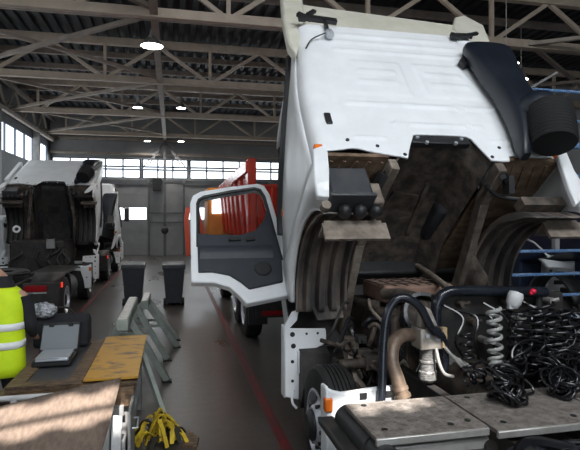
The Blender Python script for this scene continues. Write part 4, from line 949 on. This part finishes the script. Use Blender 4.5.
for y in (5.66, 5.74, 5.82): MB().box(-1.022, -1.014, y, y + .04, .908, .924).build('port', M['black'], o2)
# bags behind the case
tb = thing('tool_bag', (-1.25, 6.52, .85), 'black tool bag behind the open case at the back of the bench', 'bag')
MB().prism([(6.40, .846), (6.72, .846), (6.70, 1.14), (6.60, 1.22), (6.46, 1.16)], lambda a, b, d: (d, a, b), -1.55, -.95).build('body', M['jacket'], tb, bevel=.04)
MB().tube(spline([(-1.4, 6.58, 1.2), (-1.36, 6.56, 1.27), (-1.2, 6.56, 1.28), (-1.12, 6.58, 1.2)], 5), .012, 8).build('handle', M['blackcloth'], tb)
cbm = MB().sphere((-1.44, 6.45, 1.28), .15, .09, .085, 28, 16)
rng = random.Random(3)
cbm.v = [v + Vector((rng.uniform(-.012, .012), rng.uniform(-.012, .012), rng.uniform(-.012, .012))) for v in cbm.v]
tag(cbm.build('plastic_bag', M['clear'], None, smooth=20), 'crumpled clear plastic bag lying on the black tool bag beside the worker', 'bag')
# under the bench end
bx = thing('storage_bin', (-.50, 4.95, 0), 'pale grey box under the bench end beside the white panel', 'box')
MB().box(-.50, -.38, 4.52, 4.92, .0, .50).build('body', M['benchgrey'], bx, bevel=.02)
MB().tube([(-.48, 4.50, .42), (-.48, 4.48, .36), (-.40, 4.48, .36), (-.40, 4.50, .42)], .012, 8).build('handle', M['poly'], bx)
tag(MB().lathe([(0, 0), (.13, 0), (.16, .3), (.165, .31), (.15, .31), (.12, .02), (0, .02)], (-.98, 4.3, .21), n=24).build('bucket', M['cream'], None), 'pale bucket on the shelf under the sunlit plywood', 'bucket')

# yellow straps in a heap
rng = random.Random(11)
hp = thing('strap_heap', (-.12, 5.62, 0), 'tangled heap of yellow and black webbing straps on the floor by the bench', 'straps')
for k in range(34):
    a = rng.uniform(0, 2 * PI); r = rng.uniform(.02, .2); cx, cy = -.14 + r * math.cos(a), 5.62 + 1.2 * r * math.sin(a); h = .30 * (1 - r / .26)
    d = rng.uniform(0, 2 * PI); l = rng.uniform(.08, .17)
    pts = spline([(cx - l * math.cos(d), cy - l * math.sin(d), .02 + h * .25), (cx - l * .3 * math.cos(d), cy - l * .3 * math.sin(d), .05 + h), (cx + l * .5 * math.cos(d), cy + l * .5 * math.sin(d), .04 + h * .8), (cx + 1.25 * l * math.cos(d), cy + 1.25 * l * math.sin(d), .025)], 5)
    mb = MB()
    for p0, p1 in zip(pts, pts[1:]): mb.beam(p0, p1 + (p1 - p0) * .1, .042, .012)
    mb.build('strap', M['yellowcloth'] if k % 4 else M['blackcloth'], hp)
o = MB().prism([(.10, 5.40), (.24, 5.34), (.28, 5.56), (.17, 5.80)], lambda a, b, d: (a, b, d), 0, .03).build('wood_offcut', M['oldwood'], None, bevel=.004)
tag(o, 'dirty brown wood offcut on the floor beside the yellow straps', 'wood')

# ------------------------------------------------------------------ far oddments
truck(-3.5, 25.0, 0.0, 'farther white tractor truck standing with its cab down in front of the left truck', False, False)
V = thing('white_van', (-6.0, 20.2, 0), 'white van standing along the left wall behind the left truck', 'van')
MB().prism([(18.0, .45), (18.0, 2.25), (18.2, 2.4), (21.4, 2.4), (22.2, 1.5), (23.0, 1.3), (23.1, .5)], lambda a, b, d: (d, a, b), -6.75, -5.15).build('body', M['white'], V, bevel=.08)
MB().box(-6.5, -5.4, 17.97, 18.01, 1.5, 2.1).build('rear_window', M['darkglass'], V)
for x in (-6.7, -5.22):
    for y in (18.9, 22.1): wheel(V, x, y, .36, .22, -1 if x < -6 else 1, False)

# ------------------------------------------------------------------ worker in a high-visibility vest
def skin_body(name, joints, bones, m, parent, sub=2):
    me = bpy.data.meshes.new(name); P = WL[parent.name]
    keys = list(joints); idx = {k: i for i, k in enumerate(keys)}
    me.from_pydata([Vector(joints[k][0]) - P for k in keys], [(idx[a], idx[b]) for a, b in bones], [])
    o = bpy.data.objects.new(name, me); COL.objects.link(o); o.parent = parent; WL[o.name] = P.copy()
    o.modifiers.new('skin', 'SKIN'); sv = me.skin_vertices[0].data if me.skin_vertices else None
    if sv is None:
        bm = bmesh.new(); bm.from_mesh(me); bm.verts.layers.skin.verify(); bm.to_mesh(me); bm.free(); sv = me.skin_vertices[0].data
    for k in keys:
        r = joints[k][1]; sv[idx[k]].radius = r if isinstance(r, tuple) else (r, r); sv[idx[k]].use_root = (k == keys[0])
    o.modifiers[0].use_smooth_shade = True
    s = o.modifiers.new('sub', 'SUBSURF'); s.levels = sub; s.render_levels = sub
    me.materials.append(m); return o
px, py = -1.72, 5.86
PS = thing('person', (px, py, 0), 'person in a yellow reflective vest over a dark jacket standing at the bench', 'person')
def V3(x, y, z): return (px + x, py + y, z)
J = {'pelvis': (V3(0, 0, .98), (.15, .11)), 'waist': (V3(0, .02, 1.18), (.145, .10)), 'chest': (V3(0, .05, 1.40), (.17, .115)), 'upper': (V3(0, .06, 1.54), (.13, .09)), 'neck': (V3(-.03, .09, 1.64), .062), 'head0': (V3(-.06, .12, 1.72), (.078, .085)), 'head1': (V3(-.15, .14, 1.80), (.085, .105)), 'head2': (V3(-.20, .14, 1.88), (.065, .08)),
     'hipL': (V3(-.10, 0, .90), .105), 'kneeL': (V3(-.12, .02, .50), .068), 'calfL': (V3(-.12, -.01, .34), .062), 'ankL': (V3(-.12, -.02, .09), .045), 'toeL': (V3(-.13, .15, .05), .042),
     'hipR': (V3(.10, 0, .90), .105), 'kneeR': (V3(.12, .02, .50), .068), 'calfR': (V3(.12, -.01, .34), .062), 'ankR': (V3(.12, -.02, .09), .045), 'toeR': (V3(.13, .15, .05), .042),
     'shL': (V3(-.21, .05, 1.53), .068), 'elL': (V3(-.28, .02, 1.24), .052), 'wrL': (V3(-.20, .26, 1.12), .036), 'shR': (V3(.21, .05, 1.53), .068), 'elR': (V3(.27, .06, 1.22), .052), 'wrR': (V3(.24, .30, 1.08), .036)}
BN = [('pelvis', 'waist'), ('waist', 'chest'), ('chest', 'upper'), ('upper', 'neck'), ('neck', 'head0'), ('head0', 'head1'), ('head1', 'head2')]
for s in 'LR': BN += [('pelvis', 'hip' + s), ('hip' + s, 'knee' + s), ('knee' + s, 'calf' + s), ('calf' + s, 'ank' + s), ('ank' + s, 'toe' + s), ('upper', 'sh' + s), ('sh' + s, 'el' + s), ('el' + s, 'wr' + s)]
skin_body('body', J, BN, M['skin'], PS)
# hands with five fingers
for s, wr in (('L', J['wrL'][0]), ('R', J['wrR'][0])):
    w = Vector(wr); sg = -1 if s == 'L' else 1; d = Vector((.0, .85, -.5)).normalized(); sd = Vector((1, 0, 0))
    H = {'w': (w, .030), 'p': (w + d * .06, (.040, .022)), 'k': (w + d * .09, (.042, .018))}; HB = [('w', 'p'), ('p', 'k')]
    for i, (off, ln) in enumerate(((-.030, .062), (-.010, .075), (.011, .070), (.031, .055))):
        b = w + d * .085 + sd * off; H['a%d' % i] = (b, .0095); H['b%d' % i] = (b + d * ln * .5, .009); H['c%d' % i] = (b + d * ln * .85 + Vector((0, 0, -.018)), .0075)
        HB += [('k', 'a%d' % i), ('a%d' % i, 'b%d' % i), ('b%d' % i, 'c%d' % i)]
    H['t0'] = (w + d * .03 - sd * sg * .03, .013); H['t1'] = (w + d * .06 - sd * sg * .05, .011); H['t2'] = (w + d * .085 - sd * sg * .055, .009)
    HB += [('w', 't0'), ('t0', 't1'), ('t1', 't2')]
    skin_body('hand', H, HB, M['skin'], PS)
# face
fc = V3(-.16, .13, 1.80)
MB().sphere((fc[0], fc[1] + .125, fc[2] - .005), .014, .02, .02).build('nose', M['skin'], PS)
for s in (-1, 1):
    MB().sphere((fc[0] + s * .032, fc[1] + .095, fc[2] + .015), .013, .012, .010).build('eye', M['reflect'], PS)
    MB().sphere((fc[0] + s * .092, fc[1] + .0, fc[2] - .005), .014, .03, .04).build('ear', M['skin'], PS)
MB().sphere((fc[0], fc[1] + .105, fc[2] - .045), .025, .012, .007).build('mouth', M['orangered'], PS)
MB().sphere((fc[0], fc[1] - .015, fc[2] + .045), .098, .115, .098, 20, 12).build('hair', M['hair'], PS)
# clothes
def limb(pts, rs, name, m, n=14): return MB().tube(spline(pts, 5), [v.x for v in spline([(r, 0, 0) for r in rs], 5)], n).build(name, m, PS, smooth=60)
for s, k in ((-1, 'L'), (1, 'R')):
    limb([J['sh' + k][0], Vector(J['sh' + k][0]).lerp(Vector(J['el' + k][0]), .5), J['el' + k][0], Vector(J['el' + k][0]).lerp(Vector(J['wr' + k][0]), .6), J['wr' + k][0]], [.085, .078, .066, .056, .046], 'jacket_sleeve', M['jacket'])
    limb([V3(s * .09, 0, .98), V3(s * .11, .01, .72), V3(s * .12, .02, .5), V3(s * .12, -.01, .3), V3(s * .12, -.02, .08)], [.125, .11, .085, .08, .075], 'trouser_leg', M['trouser'])
    MB().prism([(-.07, 0), (.20, 0), (.22, .05), (.16, .10), (.04, .13), (.04, .2), (-.07, .2)], lambda a, b, d: (px + s * .12 + d, py - .02 + a, b), -.05, .05).build('boot', M['boot'], PS, bevel=.02)
def torso(levels, n=28):
    return [[V3(w * math.copysign(abs(math.cos(a)) ** .8, math.cos(a)), cy + dd * math.copysign(abs(math.sin(a)) ** .8, math.sin(a)), z) for a in [2 * PI * k / n for k in range(n + 1)]] for z, w, dd, cy in levels]
MB().grid(torso([(.80, .20, .15, 0), (.98, .195, .145, 0), (1.2, .19, .14, .02), (1.42, .215, .15, .05), (1.54, .21, .13, .06), (1.62, .13, .11, .07), (1.70, .085, .095, .09), (1.74, .08, .09, .10)])).build('jacket', M['jacket'], PS)
vest = MB().grid(torso([(.74, .245, .185, 0), (.84, .238, .18, .0), (.98, .232, .172, 0), (1.2, .225, .165, .02), (1.40, .235, .17, .05), (1.52, .232, .155, .06), (1.60, .17, .13, .065), (1.625, .13, .115, .07)])).build('hi_vis_vest', M['hivis'], PS, solid=.01)
for z in (1.02, 1.20): MB().grid(torso([(z, .238 if z < 1.1 else .232, .178 if z < 1.1 else .172, .0 if z < 1.1 else .02), (z + .07, .237 if z < 1.1 else .234, .176 if z < 1.1 else .173, .005 if z < 1.1 else .028)])).build('reflective_band', M['reflect'], vest, solid=.006)
